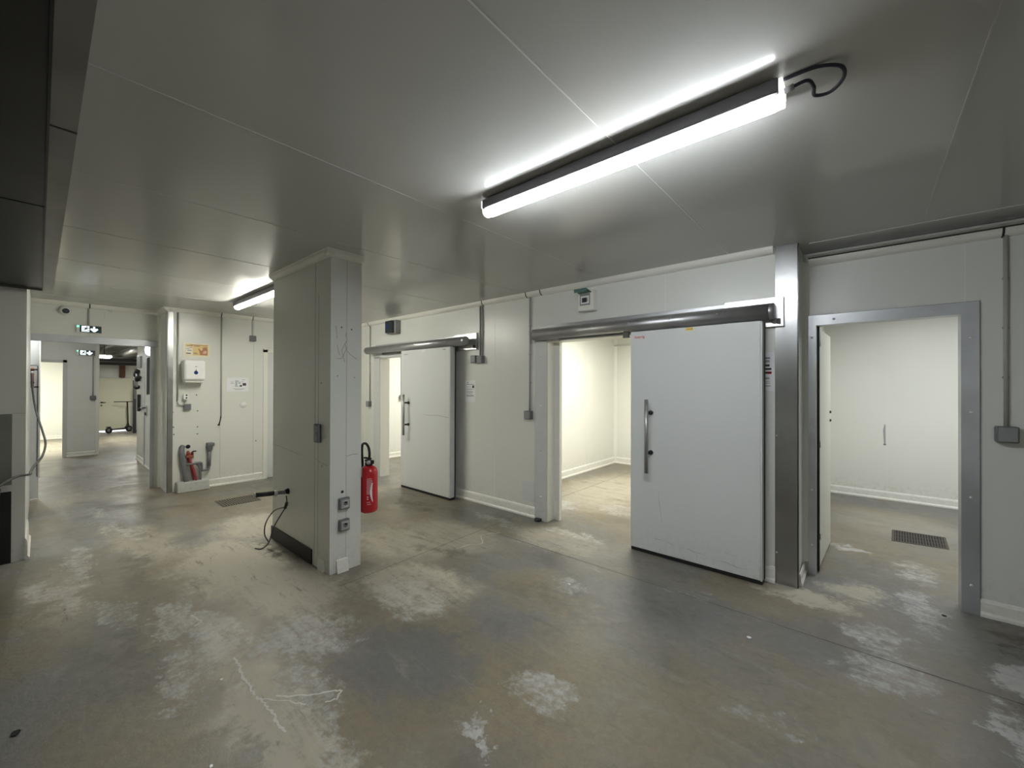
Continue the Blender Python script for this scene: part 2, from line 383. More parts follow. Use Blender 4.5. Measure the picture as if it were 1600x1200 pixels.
# ------------------------------------------------------------------ setting: floor and ceiling
fl = MB()
fl.box((-20.2, -2.7, -0.12), (3.7, 8.1, 0.0), M['floor'])
def ribbon(pts, wd, m, z=0.0012):
    """thin worn line lying in the floor surface"""
    P = [Vector((x, y, 0)) for x, y in pts]; L = []; Rr = []
    for i, p in enumerate(P):
        t = (P[min(i+1, len(P)-1)]-P[max(i-1, 0)]).normalized(); n = Vector((-t.y, t.x, 0))
        ww = wd*random.uniform(0.6, 1.3) if wd > 0.006 else wd
        L.append(p+n*ww/2+Vector((0, 0, z))); Rr.append(p-n*ww/2+Vector((0, 0, z)))
    for i in range(len(P)-1): fl.poly([L[i], Rr[i], Rr[i+1], L[i+1]], m)
def jitter(pts, n, a):
    Q = []
    for (x0, y0), (x1, y1) in zip(pts, pts[1:]):
        for k in range(n):
            t = k/n; Q.append((x0+(x1-x0)*t+random.uniform(-a, a), y0+(y1-y0)*t+random.uniform(-a, a)))
    return Q+[pts[-1]]
ribbon([(-3.2, 3.25), (1.6, 3.25)], 0.005, M['floorjoint'])
ribbon([(-3.16, 1.55), (-3.22, 3.25), (-3.3, 4.9), (-3.3, 7.8)], 0.005, M['floorjoint'])
for a in ([(-2.80, .76), (-2.70, .755), (-2.6, .74), (-2.5, .74), (-2.38, .735)], [(-2.36, .74), (-2.27, .75), (-2.18, .75), (-2.1, .75), (-2.02, .752)]):
    ribbon(jitter(a, 7, .007), 0.012, M['crackwhite'])
ribbon(jitter([(-2.30, .80), (-2.24, .845), (-2.16, .935), (-2.10, 1.02), (-2.075, 1.04), (-2.04, 1.0), (-2.06, .95)], 4, .006), 0.010, M['crackwhite'])
ribbon(jitter([(-2.33, .75), (-2.2, .84), (-2.12, .88)], 5, .007), 0.007, M['crackwhite'])
ribbon(jitter([(-3.55, .70), (-3.4, .72), (-3.36, .68)], 4, .01), 0.009, M['crackwhite'])
ribbon(jitter([(-3.05, 2.7), (-2.95, 2.95), (-3.1, 3.1), (-3.0, 3.3)], 4, .02), 0.008, M['crackwhite'])
struct(fl.done('floor'), 'worn wet-stained brown grey concrete floor', 'floor')

cl = MB()
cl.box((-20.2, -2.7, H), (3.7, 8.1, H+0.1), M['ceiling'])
for i, x in enumerate((-7.85, -6.69, -5.52, -4.36, -3.19, -2.09, -0.887, 0.31, 1.5)):
    cl.box((x-0.003, -2.6, H-0.0015), (x+0.003, 3.93, H), M['seam_ceiling' if i == 6 else 'seam_faint'])
cl.box((-0.33, 4.0, H-0.006), (3.6, 4.25, H), M['ceiling'])
struct(cl.done('ceiling'), 'glossy pale grey panelled ceiling', 'ceiling')

# ------------------------------------------------------------------ setting: walls
def wall_x(name, y0, y1, x0, x1, m, holes=(), seams=(), face=None, lab='', z1=H, seam_m=None):
    """wall running along x; holes = (x0, x1, ztop)"""
    b = MB(); cur = x0
    for (a, c, zt) in sorted(holes):
        if a > cur: b.box((cur, y0, 0), (a, y1, z1), m)
        b.box((a, y0, zt), (c, y1, z1), m); cur = c
    if cur < x1: b.box((cur, y0, 0), (x1, y1, z1), m)
    for sx in seams:
        zb = 0.1
        for (a, c, zt) in holes:
            if a < sx < c: zb = zt
        yy = y0 if face is None else face
        d = -0.0012 if yy == y0 else 0.0012
        b.box((sx-0.0022, yy+d, zb), (sx+0.0022, yy-d, z1), seam_m or M['joint'])
    return struct(b.done(name), lab, 'wall')
def wall_y(name, x0, x1, y0, y1, m, holes=(), seams=(), face=None, lab='', z1=H, seam_m=None):
    b = MB(); cur = y0
    for (a, c, zt) in sorted(holes):
        if a > cur: b.box((x0, cur, 0), (x1, a, z1), m)
        b.box((x0, a, zt), (x1, c, z1), m); cur = c
    if cur < y1: b.box((x0, cur, 0), (x1, y1, z1), m)
    for sy in seams:
        zb = 0.1
        for (a, c, zt) in holes:
            if a < sy < c: zb = zt
        xx = x1 if face is None else face
        d = 0.0012 if xx == x1 else -0.0012
        b.box((xx-d, sy-0.0022, zb), (xx+d, sy+0.0022, z1), seam_m or M['joint'])
    return struct(b.done(name), lab, 'wall')

wall_x('wall_front', 3.94, 4.04, -8.05, -0.40, M['wall'], [(-6.43, -5.40, 2.08), (-2.83, -1.76, 2.13)], (-7.0, -3.70, -1.45), lab='long white panel wall with the two sliding cold room doors', seam_m=M['joint_light'])
b = MB(); b.box((-0.55, 4.04, 0), (-0.40, 4.33, H), M['wall']); struct(b.done('wall_corner'), 'short return wall beside the steel corner cladding', 'wall')
wall_x('wall_right', 4.33, 4.43, -0.55, 3.6, M['wall'], [(-0.314, 0.532, 2.128)], (0.549, 1.75), lab='white panel wall around the open right-hand doorway', seam_m=M['joint_light'])
wall_y('wall_back', -8.47, -7.79, 1.24, 3.94, M['wall'], (), (1.892, 2.36), lab='white end wall with the soap dispenser')
wall_y('wall_passage', -8.47, -8.37, -0.078, 1.24, M['wall'], [(-0.078, 1.16, 2.19)], (0.46,), lab='white wall over the passage opening with exit sign')
b = MB(); b.box((-8.47, -2.6, 0), (-5.8, -0.078, H), M['wall']); b.box((-5.8012, -0.155, 1.338), (-5.799, -0.078, 1.342), M['joint'])
struct(b.done('wall_left'), 'white wall block at the far left under the dark hood', 'wall')
wall_x('wall_rear', -2.7, -2.6, -5.8, 3.6, M['wall'], lab='white wall behind the viewer')
wall_y('wall_side', 3.6, 3.7, -2.7, 8.1, M['wall'], lab='white side wall to the right of the view')
# cold rooms
wall_y('wall_first_room', -8.05, -7.95, 4.04, 7.87, M['wall_cold'], (), (5.2, 6.4), lab='bright wall inside the first cold room', seam_m=M['joint_light'])
wall_y('wall_between_first_and_second', -4.05, -3.95, 4.04, 7.87, M['wall_cold'], (), (5.5, 6.71), lab='cream wall inside the second cold room', seam_m=M['joint_light'])
wall_y('wall_between_second_and_third', -0.55, -0.45, 4.33, 7.87, M['wall_cold'], lab='wall between the second and third cold rooms')
wall_x('wall_cold_back', 7.87, 7.97, -8.05, 3.6, M['wall_cold'], (), (-6.6, -5.4, -2.75, -1.6, 0.25, 1.45), lab='back wall of the cold rooms', seam_m=M['joint_light'])
# corridor beyond the passage
wall_x('wall_corridor_right', 1.39, 1.50, -11.95, -8.47, M['wall'], (), (-9.5, -11.2), lab='corridor wall with the handled door and dark vision panel')
wall_y('wall_corridor_end', -13.42, -13.3, -2.6, 0.883, M['wall'], [(-0.75, 0.336, 2.08)], (), lab='grey white wall at the end of the corridor beside a lit doorway')
wall_x('wall_corridor_left', -2.7, -2.6, -20.2, -8.47, M['wall'], lab='corridor wall hidden on the left')
wall_y('wall_far', -19.6, -19.5, -2.6, 3.3, M['wall'], [(1.29, 2.09, 1.835)], (), lab='farthest white wall behind the scooter')
wall_x('wall_far_side', 3.2, 3.3, -19.5, -11.95, M['wall'], lab='side wall of the far store room')
b = MB(); b.box((-11.95, 1.50, 0), (-11.85, 3.3, H), M['wall']); struct(b.done('wall_store_return'), 'return wall of the far store room', 'wall')
wall_x('wall_far_room_side', 0.76, 0.883, -18.05, -13.42, M['wall_cold'], lab='side wall of the bright far room')
wall_y('wall_far_room', -18.1, -18.0, -2.6, 0.76, M['wall_cold'], lab='bright end wall of the far left room')

# skirtings (cove profile) and ceiling coves
def along(name, p0, p1, n, lab, kind, z=0.0, h=0.115, d=0.028, m=None, caps=()):
    """white plastic cove strip from p0 to p1, n = direction out of the wall"""
    p0 = Vector((*p0, z)); p1 = Vector((*p1, z)); n = Vector((*n, 0)); b = MB(); mm = m or M['pvc']
    if kind == 'skirt':
        prof = [(0, 0), (d, 0), (d, 0.018), (d*0.55, 0.034), (d*0.5, h*0.8), (d*0.3, h*0.93), (0, h)]
    else:
        prof = [(0, 0)]+[(0.052*math.sin(a*math.pi/12) if a else 0.0, -0.052*math.cos(a*math.pi/12)-0.006) for a in range(0, 7)]+[(0.058, 0)]
    pts = [p0+n*a+Vector((0, 0, c)) for a, c in prof]
    b.prism(pts, p1-p0, mm, smooth=False)
    dirv = (p1-p0).normalized()
    for c in caps:                                   # dark butt joints in the cove
        q = p0+dirv*c
        pts = [q+n*(a*1.04)+Vector((0, 0, cc*1.04)) for a, cc in prof]
        b.prism(pts, dirv*0.012, M['black'])
    return struct(b.done(name), lab, 'trim')
along('baseboard_front', (-4.25, 3.94), (-3.0, 3.94), (0, -1), 'white skirting between the sliding doors', 'skirt', h=0.13)
along('baseboard_front_left', (-7.79, 3.94), (-6.66, 3.94), (0, -1), 'white skirting left of the first sliding door', 'skirt', h=0.13)
along('baseboard_front_middle', (-5.2, 3.94), (-4.25, 3.94), (0, -1), 'white skirting behind the first sliding door', 'skirt', h=0.13)
along('baseboard_front_right', (-1.7, 3.94), (-0.55, 3.94), (0, -1), 'white skirting behind the second sliding door', 'skirt', h=0.13)
along('baseboard_right', (0.615, 4.33), (3.6, 4.33), (0, -1), 'white skirting right of the open doorway', 'skirt', h=0.12)
along('baseboard_corner', (-0.394, 3.992), (-0.394, 4.30), (1, 0), 'short white skirting beside the steel cladding', 'skirt', h=0.10, d=0.022)
along('baseboard_back', (-7.79, 1.74), (-7.79, 2.50), (1, 0), 'white skirting along the end wall', 'skirt', h=0.12)
along('baseboard_first_room', (-7.95, 4.04), (-7.95, 7.87), (1, 0), 'skirting in the first cold room', 'skirt')
along('baseboard_second_room', (-3.95, 4.04), (-3.95, 7.87), (1, 0), 'skirting along the left wall of the second cold room', 'skirt', h=0.13)
along('baseboard_second_room_back', (-3.95, 7.87), (-0.55, 7.87), (0, -1), 'skirting along the back of the second cold room', 'skirt', h=0.13)
along('baseboard_third_room', (-0.45, 7.87), (3.6, 7.87), (0, -1), 'skirting along the back of the third cold room', 'skirt', h=0.12)
along('baseboard_corridor', (-8.6, 1.39), (-11.9, 1.39), (0, -1), 'skirting along the corridor wall', 'skirt', h=0.1)
along('baseboard_corridor_end', (-13.3, 0.40), (-13.3, 0.87), (1, 0), 'skirting at the corridor end', 'skirt', h=0.1)
along('baseboard_left', (-5.79, -0.078), (-6.6, -0.078), (0, 1), 'white skirting at the foot of the left wall end', 'skirt', h=0.2, d=0.03)
along('baseboard_far_room', (-18.0, -2.5), (-18.0, 0.76), (1, 0), 'skirting in the far room', 'skirt', h=0.1)
along('trim_1', (-7.79, 3.94), (-0.56, 3.94), (0, -1), 'white ceiling cove above the sliding doors', 'cove', z=H, caps=(0.96, 3.88, 4.64, 4.86))
along('trim_2', (-0.36, 4.33), (3.6, 4.33), (0, -1), 'white ceiling cove above the right doorway', 'cove', z=H-0.055, caps=(1.075,))
along('trim_3', (-7.79, 3.94), (-7.79, 1.24), (1, 0), 'white ceiling cove along the end wall', 'cove', z=H, caps=(1.6, 2.04))
along('trim_4', (-8.37, 1.24), (-8.37, -0.078), (1, 0), 'white ceiling cove above the passage', 'cove', z=H, caps=(0.77,))
along('trim_5', (-8.37, 1.24), (-7.74, 1.24), (0, -1), 'short ceiling cove beside the passage', 'cove', z=H)
b = MB(); b.box((-0.36, 4.18, H-0.055), (3.6, 4.33, H-0.047), M['ceiling']); b.box((-0.36, 4.262, H-0.062), (3.6, 4.27, H-0.054), M['black'])
struct(b.done('trim_6'), 'dark gap and flat strip above the right wall cove', 'trim')
# corner coves
b = MB(); b.prism([(-0.40, 4.33, 0.1), (-0.355, 4.33, 0.1), (-0.385, 4.30, 0.1), (-0.40, 4.27, 0.1)], (0, 0, H-0.17), M['pvc']); struct(b.done('trim_7'), 'white corner cove beside the steel cladding', 'trim')
b = MB(); b.prism([(-3.95, 7.87, 0.1), (-3.90, 7.87, 0.1), (-3.93, 7.85, 0.1), (-3.95, 7.82, 0.1)], (0, 0, H-0.1), M['pvc']); struct(b.done('trim_8'), 'white corner cove in the second cold room', 'trim')
b = MB(); b.prism([(-8.37, 1.24, 0), (-8.37, 1.20, 0), (-8.335, 1.215, 0), (-8.32, 1.24, 0)], (0, 0, H-0.06), M['pvc']); struct(b.done('trim_9'), 'white corner cove beside the passage opening', 'trim')

# steel corner claddings
b = MB()
b.box((-0.552, 3.934, 0.0), (-0.394, 3.940, H), M['steel'], 0.001); b.box((-0.400, 3.934, 0), (-0.394, 3.99, H), M['steel'])
for zz in (0.25, 1.2, 2.3): b.lathe([(0.0, 0.003), (0.006, 0.002), (0.008, 0)], (-0.54, 3.934, zz), M['silver'], axis=(0, -1, 0), seg=10)
struct(b.done('trim_10'), 'tall brushed steel cladding on the wall corner right of the big sliding door', 'trim')
b = MB()
b.box((-7.795, 1.234, 0.0), (-7.784, 1.30, H-0.06), M['steel']); b.box((-7.90, 1.232, 0), (-7.784, 1.24, H-0.06), M['alu'])
struct(b.done('trim_11'), 'steel corner guard beside the soap dispenser', 'trim')
# passage opening trim
b = MB()
b.box((-8.385, -0.10, 2.184), (-8.355, 1.24, 2.285), M['alu'], 0.003); b.box((-8.385, 1.12, 0), (-8.355, 1.17, 2.184), M['alu'], 0.003)
b.box((-8.48, 1.150, 0), (-8.36, 1.165, 2.184), M['alu'])
struct(b.done('trim_12'), 'grey metal lining round the passage opening', 'trim')

# ------------------------------------------------------------------ pillar
p = thing('pillar', 'white clad pillar standing free in the room with two sockets', 'pillar', (-4.05, 1.744, 0))
b = MB(); b.box((-4.691, 1.604, 0.0), (-3.407, 1.884, H), M['wall'])
b.box((-3.70, 1.6025, 0.1), (-3.694, 1.606, H-.05), M['joint']); b.box((-3.634, 1.6025, 0.1), (-3.630, 1.606, 2.4), M['joint'])
b.box((-3.409, 1.744, 0.1), (-3.4055, 1.748, H-.05), M['joint'])
for (y, z, r) in ((1.70, 2.10, .006), (1.79, 2.09, .006), (1.665, 1.68, .004), (1.82, 1.67, .004)): b.lathe([(0, .0015), (r, .001), (r, 0)], (-3.407, y, z), M['hole'], axis=(1, 0, 0), seg=10)
b.lathe([(0, .0015), (.012, .001), (.012, 0)], (-3.407, 1.713, .682), M['hole'], axis=(1, 0, 0), seg=12)
for (x, z) in ((-3.58, 1.62), (-3.56, 0.90)): b.lathe([(0, .0015), (.006, .001), (.006, 0)], (x, 1.604, z), M['hole'], axis=(0, -1, 0), seg=10)
def scratch(mb, pts, wd, m):
    """thin line of torn coating on a face x = const"""
    for (y0, z0), (y1, z1) in zip(pts, pts[1:]):
        dx = Vector((0, y1-y0, z1-z0)); n = Vector((0, -(z1-z0), y1-y0)).normalized()*wd/2
        a, c = Vector((-3.4062, y0, z0)), Vector((-3.4062, y1, z1)); mb.poly([a+n, a-n, c-n, c+n], m)
for pl in ([(1.745, 2.06), (1.735, 2.03), (1.75, 2.0), (1.73, 1.96), (1.745, 1.9), (1.78, 1.87), (1.84, 1.83)], [(1.65, 2.11), (1.66, 2.0)], [(1.73, 1.96), (1.70, 1.90), (1.73, 1.80)], [(1.66, 1.95), (1.68, 1.86)], [(1.75, 1.93), (1.70, 1.83), (1.66, 1.83)],
           [(1.75, .985), (1.80, .995), (1.85, .992)]): scratch(b, pl, .003, M['scar'])
for pl in ([(-4.66, .985), (-4.3, .965), (-4.0, .945)], [(-3.70, .95), (-3.56, .925), (-3.45, .915)]):
    for (x0, z0), (x1, z1) in zip(pl, pl[1:]): b.poly([(x0, 1.6034, z0-.0015), (x1, 1.6034, z1-.0015), (x1, 1.6034, z1+.0015), (x0, 1.6034, z0+.0015)], M['inkgrey'])
b.done('cladding', p)
b = MB()
for a, c, n in (((-4.691, 1.604), (-3.35, 1.604), (0, -1)), ((-3.407, 1.55), (-3.407, 1.884), (1, 0))):
    p0 = Vector((*a, H)); n = Vector((*n, 0)); prof = [(0, 0)]+[(0.05*math.sin(k*math.pi/12), -0.05*math.cos(k*math.pi/12)-0.006) for k in range(7)]+[(0.055, 0)]
    b.prism([p0+n*q+Vector((0, 0, z)) for q, z in prof], Vector((*c, H))-p0, M['pvc'])
b.done('ceiling_cove', p)
b = MB(); b.box((-4.70, 1.592, 0.0), (-3.737, 1.604, 0.132), M['black'], .002); b.done('kick_plate', p)
b = MB()
b.prism([(-3.60, 1.604, 0), (-3.60, 1.585, 0), (-3.60, 1.598, .10), (-3.60, 1.604, .10)], (.10, 0, 0), M['pvc'])
b.prism([(-3.407, 1.66, 0), (-3.375, 1.66, 0), (-3.380, 1.66, .03), (-3.395, 1.66, .10), (-3.407, 1.66, .11)], (0, .1, 0), M['pvc'])
b.done('skirting_piece', p)

def socket(y, z, lab):
    t = thing('wall_socket', lab, 'socket', (-3.407, y, z), 'sockets on the pillar')
    b = MB(); b.box((-3.407, y-.046, z-.05), (-3.372, y+.046, z+.05), M['pvcgrey'], .008); b.done('housing', t)
    b = MB(); b.box((-3.374, y-.033, z-.037), (-3.368, y+.037, z+.037), M['conduit'], .002); b.done('faceplate', t)
    b = MB(); b.lathe([(0, -.0), (.020, .0), (.022, .003), (.025, .003), (.026, 0)], (-3.368, y+.003, z), M['silver'], axis=(1, 0, 0), seg=20)
    b.lathe([(0, .002), (.019, .0015)], (-3.368, y+.003, z), M['pvcgrey'], axis=(1, 0, 0), seg=20); b.box((-3.369, y-.005, z+.005), (-3.3655, y+.018, z+.018), M['hole']); b.done('outlet', t)
socket(1.72, 0.585, 'upper grey socket low on the narrow face of the pillar')
socket(1.72, 0.400, 'lower grey socket nearest the floor on the pillar')

t = thing('wall_switch', 'slim dark grey double switch on the shaded face of the pillar', 'switch', (-3.60, 1.604, 1.10))
b = MB(); b.box((-3.655, 1.574, 1.10), (-3.570, 1.604, 1.262), M['pvcgrey'], .006); b.done('housing', t)
for zz in (1.115, 1.19):
    b = MB(); b.box((-3.645, 1.568, zz), (-3.580, 1.576, zz+.06), M['pvcmid'], .003); b.done('rocker', t)

t = thing('drain_stub', 'black pipe stub sticking out of the shaded pillar face with cables', 'pipe', (-4.28, 1.604, 0.55))
b = MB(); b.tube([(-4.28, 1.315, .578), (-4.28, 1.50, .563)], .022, M['black'], 14); b.done('sleeve', t)
b = MB(); b.tube([(-4.28, 1.50, .563), (-4.28, 1.603, .552)], .018, M['pvcgrey'], 12); b.lathe([(0, 0), (.028, 0), (.028, .02), (.02, .03), (0, .03)], (-4.28, 1.500, .563), M['conduit'], axis=(0, -1, 0), seg=14); b.done('coupling', t)
b = MB(); b.lathe([(0, .012), (.025, .012), (.025, 0), (0, 0)], (-4.28, 1.315, .578), M['conduit'], axis=(0, -1, 0), seg=14); b.done('end_ring', t)
b = MB(); b.lathe([(.012, 0), (.03, 0), (.02, .03), (0, .03)], (-4.28, 1.604, .56), M['black'], axis=(0, -1, 0), seg=12); b.done('wall_flange', t)
t = thing('loose_cable', 'two thin grey cables drooping from the pipe stub to the floor', 'cable', (-4.45, 1.45, 0))
b = MB(); b.tube([(-4.255, 1.575, .525), (-4.24, 1.575, .48), (-4.26, 1.58, .42), (-4.42, 1.53, .36), (-4.56, 1.50, .22), (-4.60, 1.50, .09), (-4.585, 1.53, .008)], .0055, M['hose'], 8, smoothpath=6); b.done('cable', t)
b = MB(); b.tube([(-4.26, 1.58, .42), (-4.30, 1.545, .34), (-4.37, 1.50, .2), (-4.40, 1.47, .06), (-4.44, 1.42, .009), (-4.50, 1.385, .007)], .0055, M['hose'], 8, smoothpath=6)
b.tube([(-4.255, 1.582, .46), (-4.27, 1.57, .40)], .014, M['black'], 8); b.done('cable', t)

# fire extinguisher on the rear face of the pillar
ex = thing('fire_extinguisher', 'red fire extinguisher hung on the far side of the pillar', 'fire extinguisher', (-3.428, 1.972, 0.448))
cx, cy = -3.428, 1.972
b = MB(); b.lathe([(0, .452), (.060, .450), (.076, .462), (.080, .48), (.080, .80), (.074, .835), (.05, .862), (.025, .875), (0, .876)], (cx, cy, 0), M['red'], seg=28); b.done('cylinder', ex)
b = MB(); b.lathe([(.030, .862), (.034, .87), (.034, .90), (.018, .905), (.018, .93), (0, .93)], (cx, cy, 0), M['black'], seg=16)
b.box((cx-.05, cy-.014, .900), (cx+.02, cy+.014, .918), M['black'], .004); b.box((cx-.07, cy-.013, .925), (cx+.03, cy+.013, .940), M['black'], .004); b.done('valve', ex)
b = MB(); b.lathe([(0, .018), (.016, .018), (.020, .010), (.020, 0), (0, 0)], (cx+.036, cy-.02, .905), M['silver'], axis=(.7, -.7, 0), seg=16); b.box((cx+.03, cy-.012, .89), (cx+.075, cy+.012, .925), M['black'], .006); b.done('gauge', ex)
b = MB(); b.tube([(cx+.005, cy, .92), (cx+.012, cy, .98), (cx-.005, cy+.0, 1.03), (cx-.05, cy-.0, 1.062), (cx-.11, cy, 1.05), (cx-.14, cy+.01, .98), (cx-.125, cy+.01, .85), (cx-.11, cy+.01, .60)], .0115, M['black'], 10, smoothpath=6); b.done('hose', ex)
b = MB()
def cyl_patch(mb, a0, a1, z0, z1, m, r=.0806, n=6):
    for k in range(n):
        q0 = math.radians(a0+(a1-a0)*k/n); q1 = math.radians(a0+(a1-a0)*(k+1)/n)
        mb.poly([(cx+r*math.cos(q0), cy+r*math.sin(q0), z0), (cx+r*math.cos(q1), cy+r*math.sin(q1), z0), (cx+r*math.cos(q1), cy+r*math.sin(q1), z1), (cx+r*math.cos(q0), cy+r*math.sin(q0), z1)], m)
for i, zz in enumerate((.762, .748, .736, .724, .712, .700, .688, .676, .664, .652, .640, .628)): cyl_patch(b, -42, -6 if i % 3 else -12, zz-.004, zz+.0035, M['label_pink'])
for zz in (.60, .582): cyl_patch(b, -40, -32, zz-.005, zz+.005, M['white'])
cyl_patch(b, -42, -20, .548, .556, M['label_pink']); cyl_patch(b, -40, -15, .53, .538, M['label_pink'])
for k in range(12):                                   # white crescent
    f0 = k/12; zz = .555+.17*f0; sh = 14*math.sin(math.pi*f0)
    cyl_patch(b, -9-sh, -3-sh*.4, zz, zz+.0145, M['white'], r=.081)
b.done('label_print', ex)
b = MB(); b.box((cx-.02, 1.884, .78), (cx+.02, 1.897, .86), M['silver']); b.done('wall_bracket', ex)

# ------------------------------------------------------------------ sliding cold room doors
def sliding_door(name, x0, x1, yf, th, zt, hx, hz0, hz1, stand, lab):
    d = thing(name, lab, 'door', ((x0+x1)/2, yf+th/2, 0.0), kind='structure')
    b = MB(); b.box((x0, yf, 0.036), (x1, yf+th, zt), M['door'], .004); b.done('leaf', d)
    b = MB()
    b.box((x1-.001, yf+.004, 0.03), (x1+.012, yf+th-.012, zt-.004), M['door'], .002); b.box((x0-.004, yf+.02, .03), (x0+.001, yf+th-.01, zt-.004), M['alu'])
    b.box((x1-.002, yf+th-.018, .03), (x1+.018, yf+th, zt-.004), M['black']); b.done('edge_profile', d)
    b = MB(); b.box((x0+.004, yf+.006, 0.003), (x1+.012, yf+th-.004, 0.038), M['black'], .003); b.done('bottom_seal', d)
    h = MB(); h.tube([(hx, yf-.085, hz0), (hx, yf-.085, hz1)], .0175, M['handle'], 16); h = h.done('handle', d)
    for zz in stand:
        b = MB(); b.tube([(hx, yf-.075, zz), (hx+.012, yf+.0, zz)], .013, M['black'], 10); b.lathe([(0, 0), (.022, 0), (.022, .014), (.014, .02), (0, .02)], (hx+.012, yf, zz), M['black'], axis=(0, -1, 0), seg=14)
        b.done('standoff', h)
    return d
d2 = sliding_door('door_2', -1.737, -0.632, 3.80, 0.095, 2.132, -1.545, 0.788, 1.475, (0.972, 1.35), 'large white sliding cold room door right of the middle with red lettering')
text_mesh('lettering', 'hoerrig', .034, M['inkred'], (-1.698, 3.7993, 2.066), (1, 0, 0), (0, 0, 1), d2)
b = MB(); b.prism([(-1.215, 3.7985, 2.100), (-1.150, 3.7985, 2.100), (-1.150, 3.7985, 2.126), (-1.215, 3.7985, 2.126)], (0, .002, 0), M['yellow'])
for xx in (-1.20, -1.185, -1.17): b.box((xx, 3.7980, 2.108), (xx+.008, 3.7986, 2.118), M['scar'])
b.done('sticker', d2)
def marks(mb, yf, lst, wd, m):
    for pl in lst:
        for (x0, z0), (x1, z1) in zip(pl, pl[1:]):
            n = Vector((-(z1-z0), 0, x1-x0)).normalized()*wd*random.uniform(.5, 1.4)/2; a, c = Vector((x0, yf, z0)), Vector((x1, yf, z1)); mb.poly([a+n, a-n, c-n, c+n], m)
b = MB()
z_ = [( -1.5+.06*k, .165-.075*(k/14)+random.uniform(-.009, .009)) for k in range(15)]
marks(b, 3.7992, [z_[0:4], z_[4:8], z_[9:14], [(-1.46, .62), (-1.455, .52), (-1.44, .43), (-1.43, .33)], [(-.9, .20), (-.85, .185), (-.8, .19)]], .003, M['inkgrey'])
b.done('scratches', d2)
d1 = sliding_door('door_1', -5.54, -4.375, 3.735, 0.105, 2.145, -5.345, 0.84, 1.462, (1.0, 1.335), 'white sliding cold room door behind the fire extinguisher')
text_mesh('lettering', 'hoerrig', .034, M['inkgrey'], (-5.46, 3.7343, 2.078), (1, 0, 0), (0, 0, 1), d1)
b = MB(); marks(b, 3.7342, [[(-4.95, 1.17), (-4.8, 1.165), (-4.65, 1.175), (-4.5, 1.16), (-4.385, 1.155)]], .008, M['inkgrey'])
b.box((-4.52, 3.7335, 2.105), (-4.46, 3.7345, 2.12), M['inkgrey']); b.box((-5.0, 3.733, 2.10), (-4.93, 3.7345, 2.13), M['white']); b.done('scratches', d1)

def rail(x0, x1, yc, zc, r, px0, px1, pz0, pz1, lab):
    t = thing('sliding_door_rail', lab, 'rail', ((x0+x1)/2, 3.94, zc), 'rails over the sliding doors')
    b = MB(); b.box((px0, 3.915, pz0+.05), (px1-.08, 3.938, pz1), M['alu'], .003); b.box((px1-.42, 3.905, pz0-.012), (px1+.012, 3.939, pz1+.012), M['silver'], .003); b.box((px0+.3, 3.86, pz0+.02), (px1-.4, 3.92, pz0+.055), M['steel_dark'])
    b.done('back_plate', t)
    b = MB(); b.tube([(x0, yc, zc), (x1, yc, zc)], r, M['rail'], 24)
    n = int((x1-x0)/.35)
    for k in range(1, n): b.lathe([(0, .004), (.008, .003), (.009, 0)], (x0+(x1-x0)*k/n, yc-r*.97, zc+r*.25), M['silver'], axis=(0, -1, .25), seg=8)
    b.done('tube', t)
    b = MB(); b.lathe([(0, .004), (r*.9, .004), (r*1.02, 0), (r*1.02, -.03)], (x1, yc, zc), M['rail'], axis=(1, 0, 0), seg=24); b.done('end_cap', t)
    b = MB(); b.box((px1-.03, 3.88, pz0+.01), (px1-.01, 3.915, pz0+.05), M['black']); b.lathe([(0, .02), (.022, .02), (.025, 0)], (px1-.05, 3.905, pz0+.035), M['silver'], axis=(0, -1, 0), seg=14); b.done('end_stop', t)
    for xx in (x0+(x1-x0)*.48, x0+(x1-x0)*.88):
        b = MB(); b.box((xx-.03, yc-.01, zc-r-.055), (xx+.03, yc+.015, zc-r+.01), M['steel_dark']); b.done('hanger', t)
    return t
rail(-2.97, -0.545, 3.842, 2.205, .066, -2.93, -0.50, 2.10, 2.318, 'long round steel rail over the large right sliding door')
rail(-6.67, -4.10, 3.792, 2.213, .060, -6.60, -4.03, 2.11, 2.315, 'round steel rail over the left sliding door')

def bolts(mb, x, y, zs, ax=(0, -1, 0), r=.014):
    for zz in zs: mb.lathe([(0, .008), (r*.7, .007), (r, .002), (r, 0)], (x, y, zz), M['bolt'], axis=ax, seg=12)
def bolts_x(mb, xs, y, z, ax=(0, -1, 0), r=.012):
    for xx in xs: mb.lathe([(0, .008), (r*.7, .007), (r, .002), (r, 0)], (xx, y, z), M['bolt'], axis=ax, seg=12)
# door linings
b = MB(); b.box((-3.0, 3.90, 0), (-2.825, 3.94, 2.145), M['jamb'], .003); b.box((-3.0, 3.90, 2.13), (-1.6, 3.94, 2.20), M['jamb'], .003)
b.box((-2.83, 3.91, 0), (-2.818, 4.09, 2.13), M['pvc']); b.box((-2.83, 4.04, 0), (-2.74, 4.09, 2.2), M['pvc']); b.box((-2.83, 3.91, 2.118), (-1.7, 4.09, 2.132), M['pvc'])
bolts(b, -2.91, 3.90, (.28, .84, 1.36, 1.96)); struct(b.done('trim_13'), 'grey bolted lining on the left of the large cold room doorway', 'trim')
b = MB(); b.box((-6.63, 3.90, 0), (-6.43, 3.94, 2.10), M['jamb'], .003); b.box((-6.63, 3.90, 2.08), (-5.2, 3.94, 2.14), M['jamb'], .003)
b.box((-6.435, 3.91, 0), (-6.423, 4.09, 2.08), M['pvc']); bolts(b, -6.53, 3.90, (.84, 1.42, 1.98)); struct(b.done('trim_14'), 'grey lining left of the first cold room doorway', 'trim')
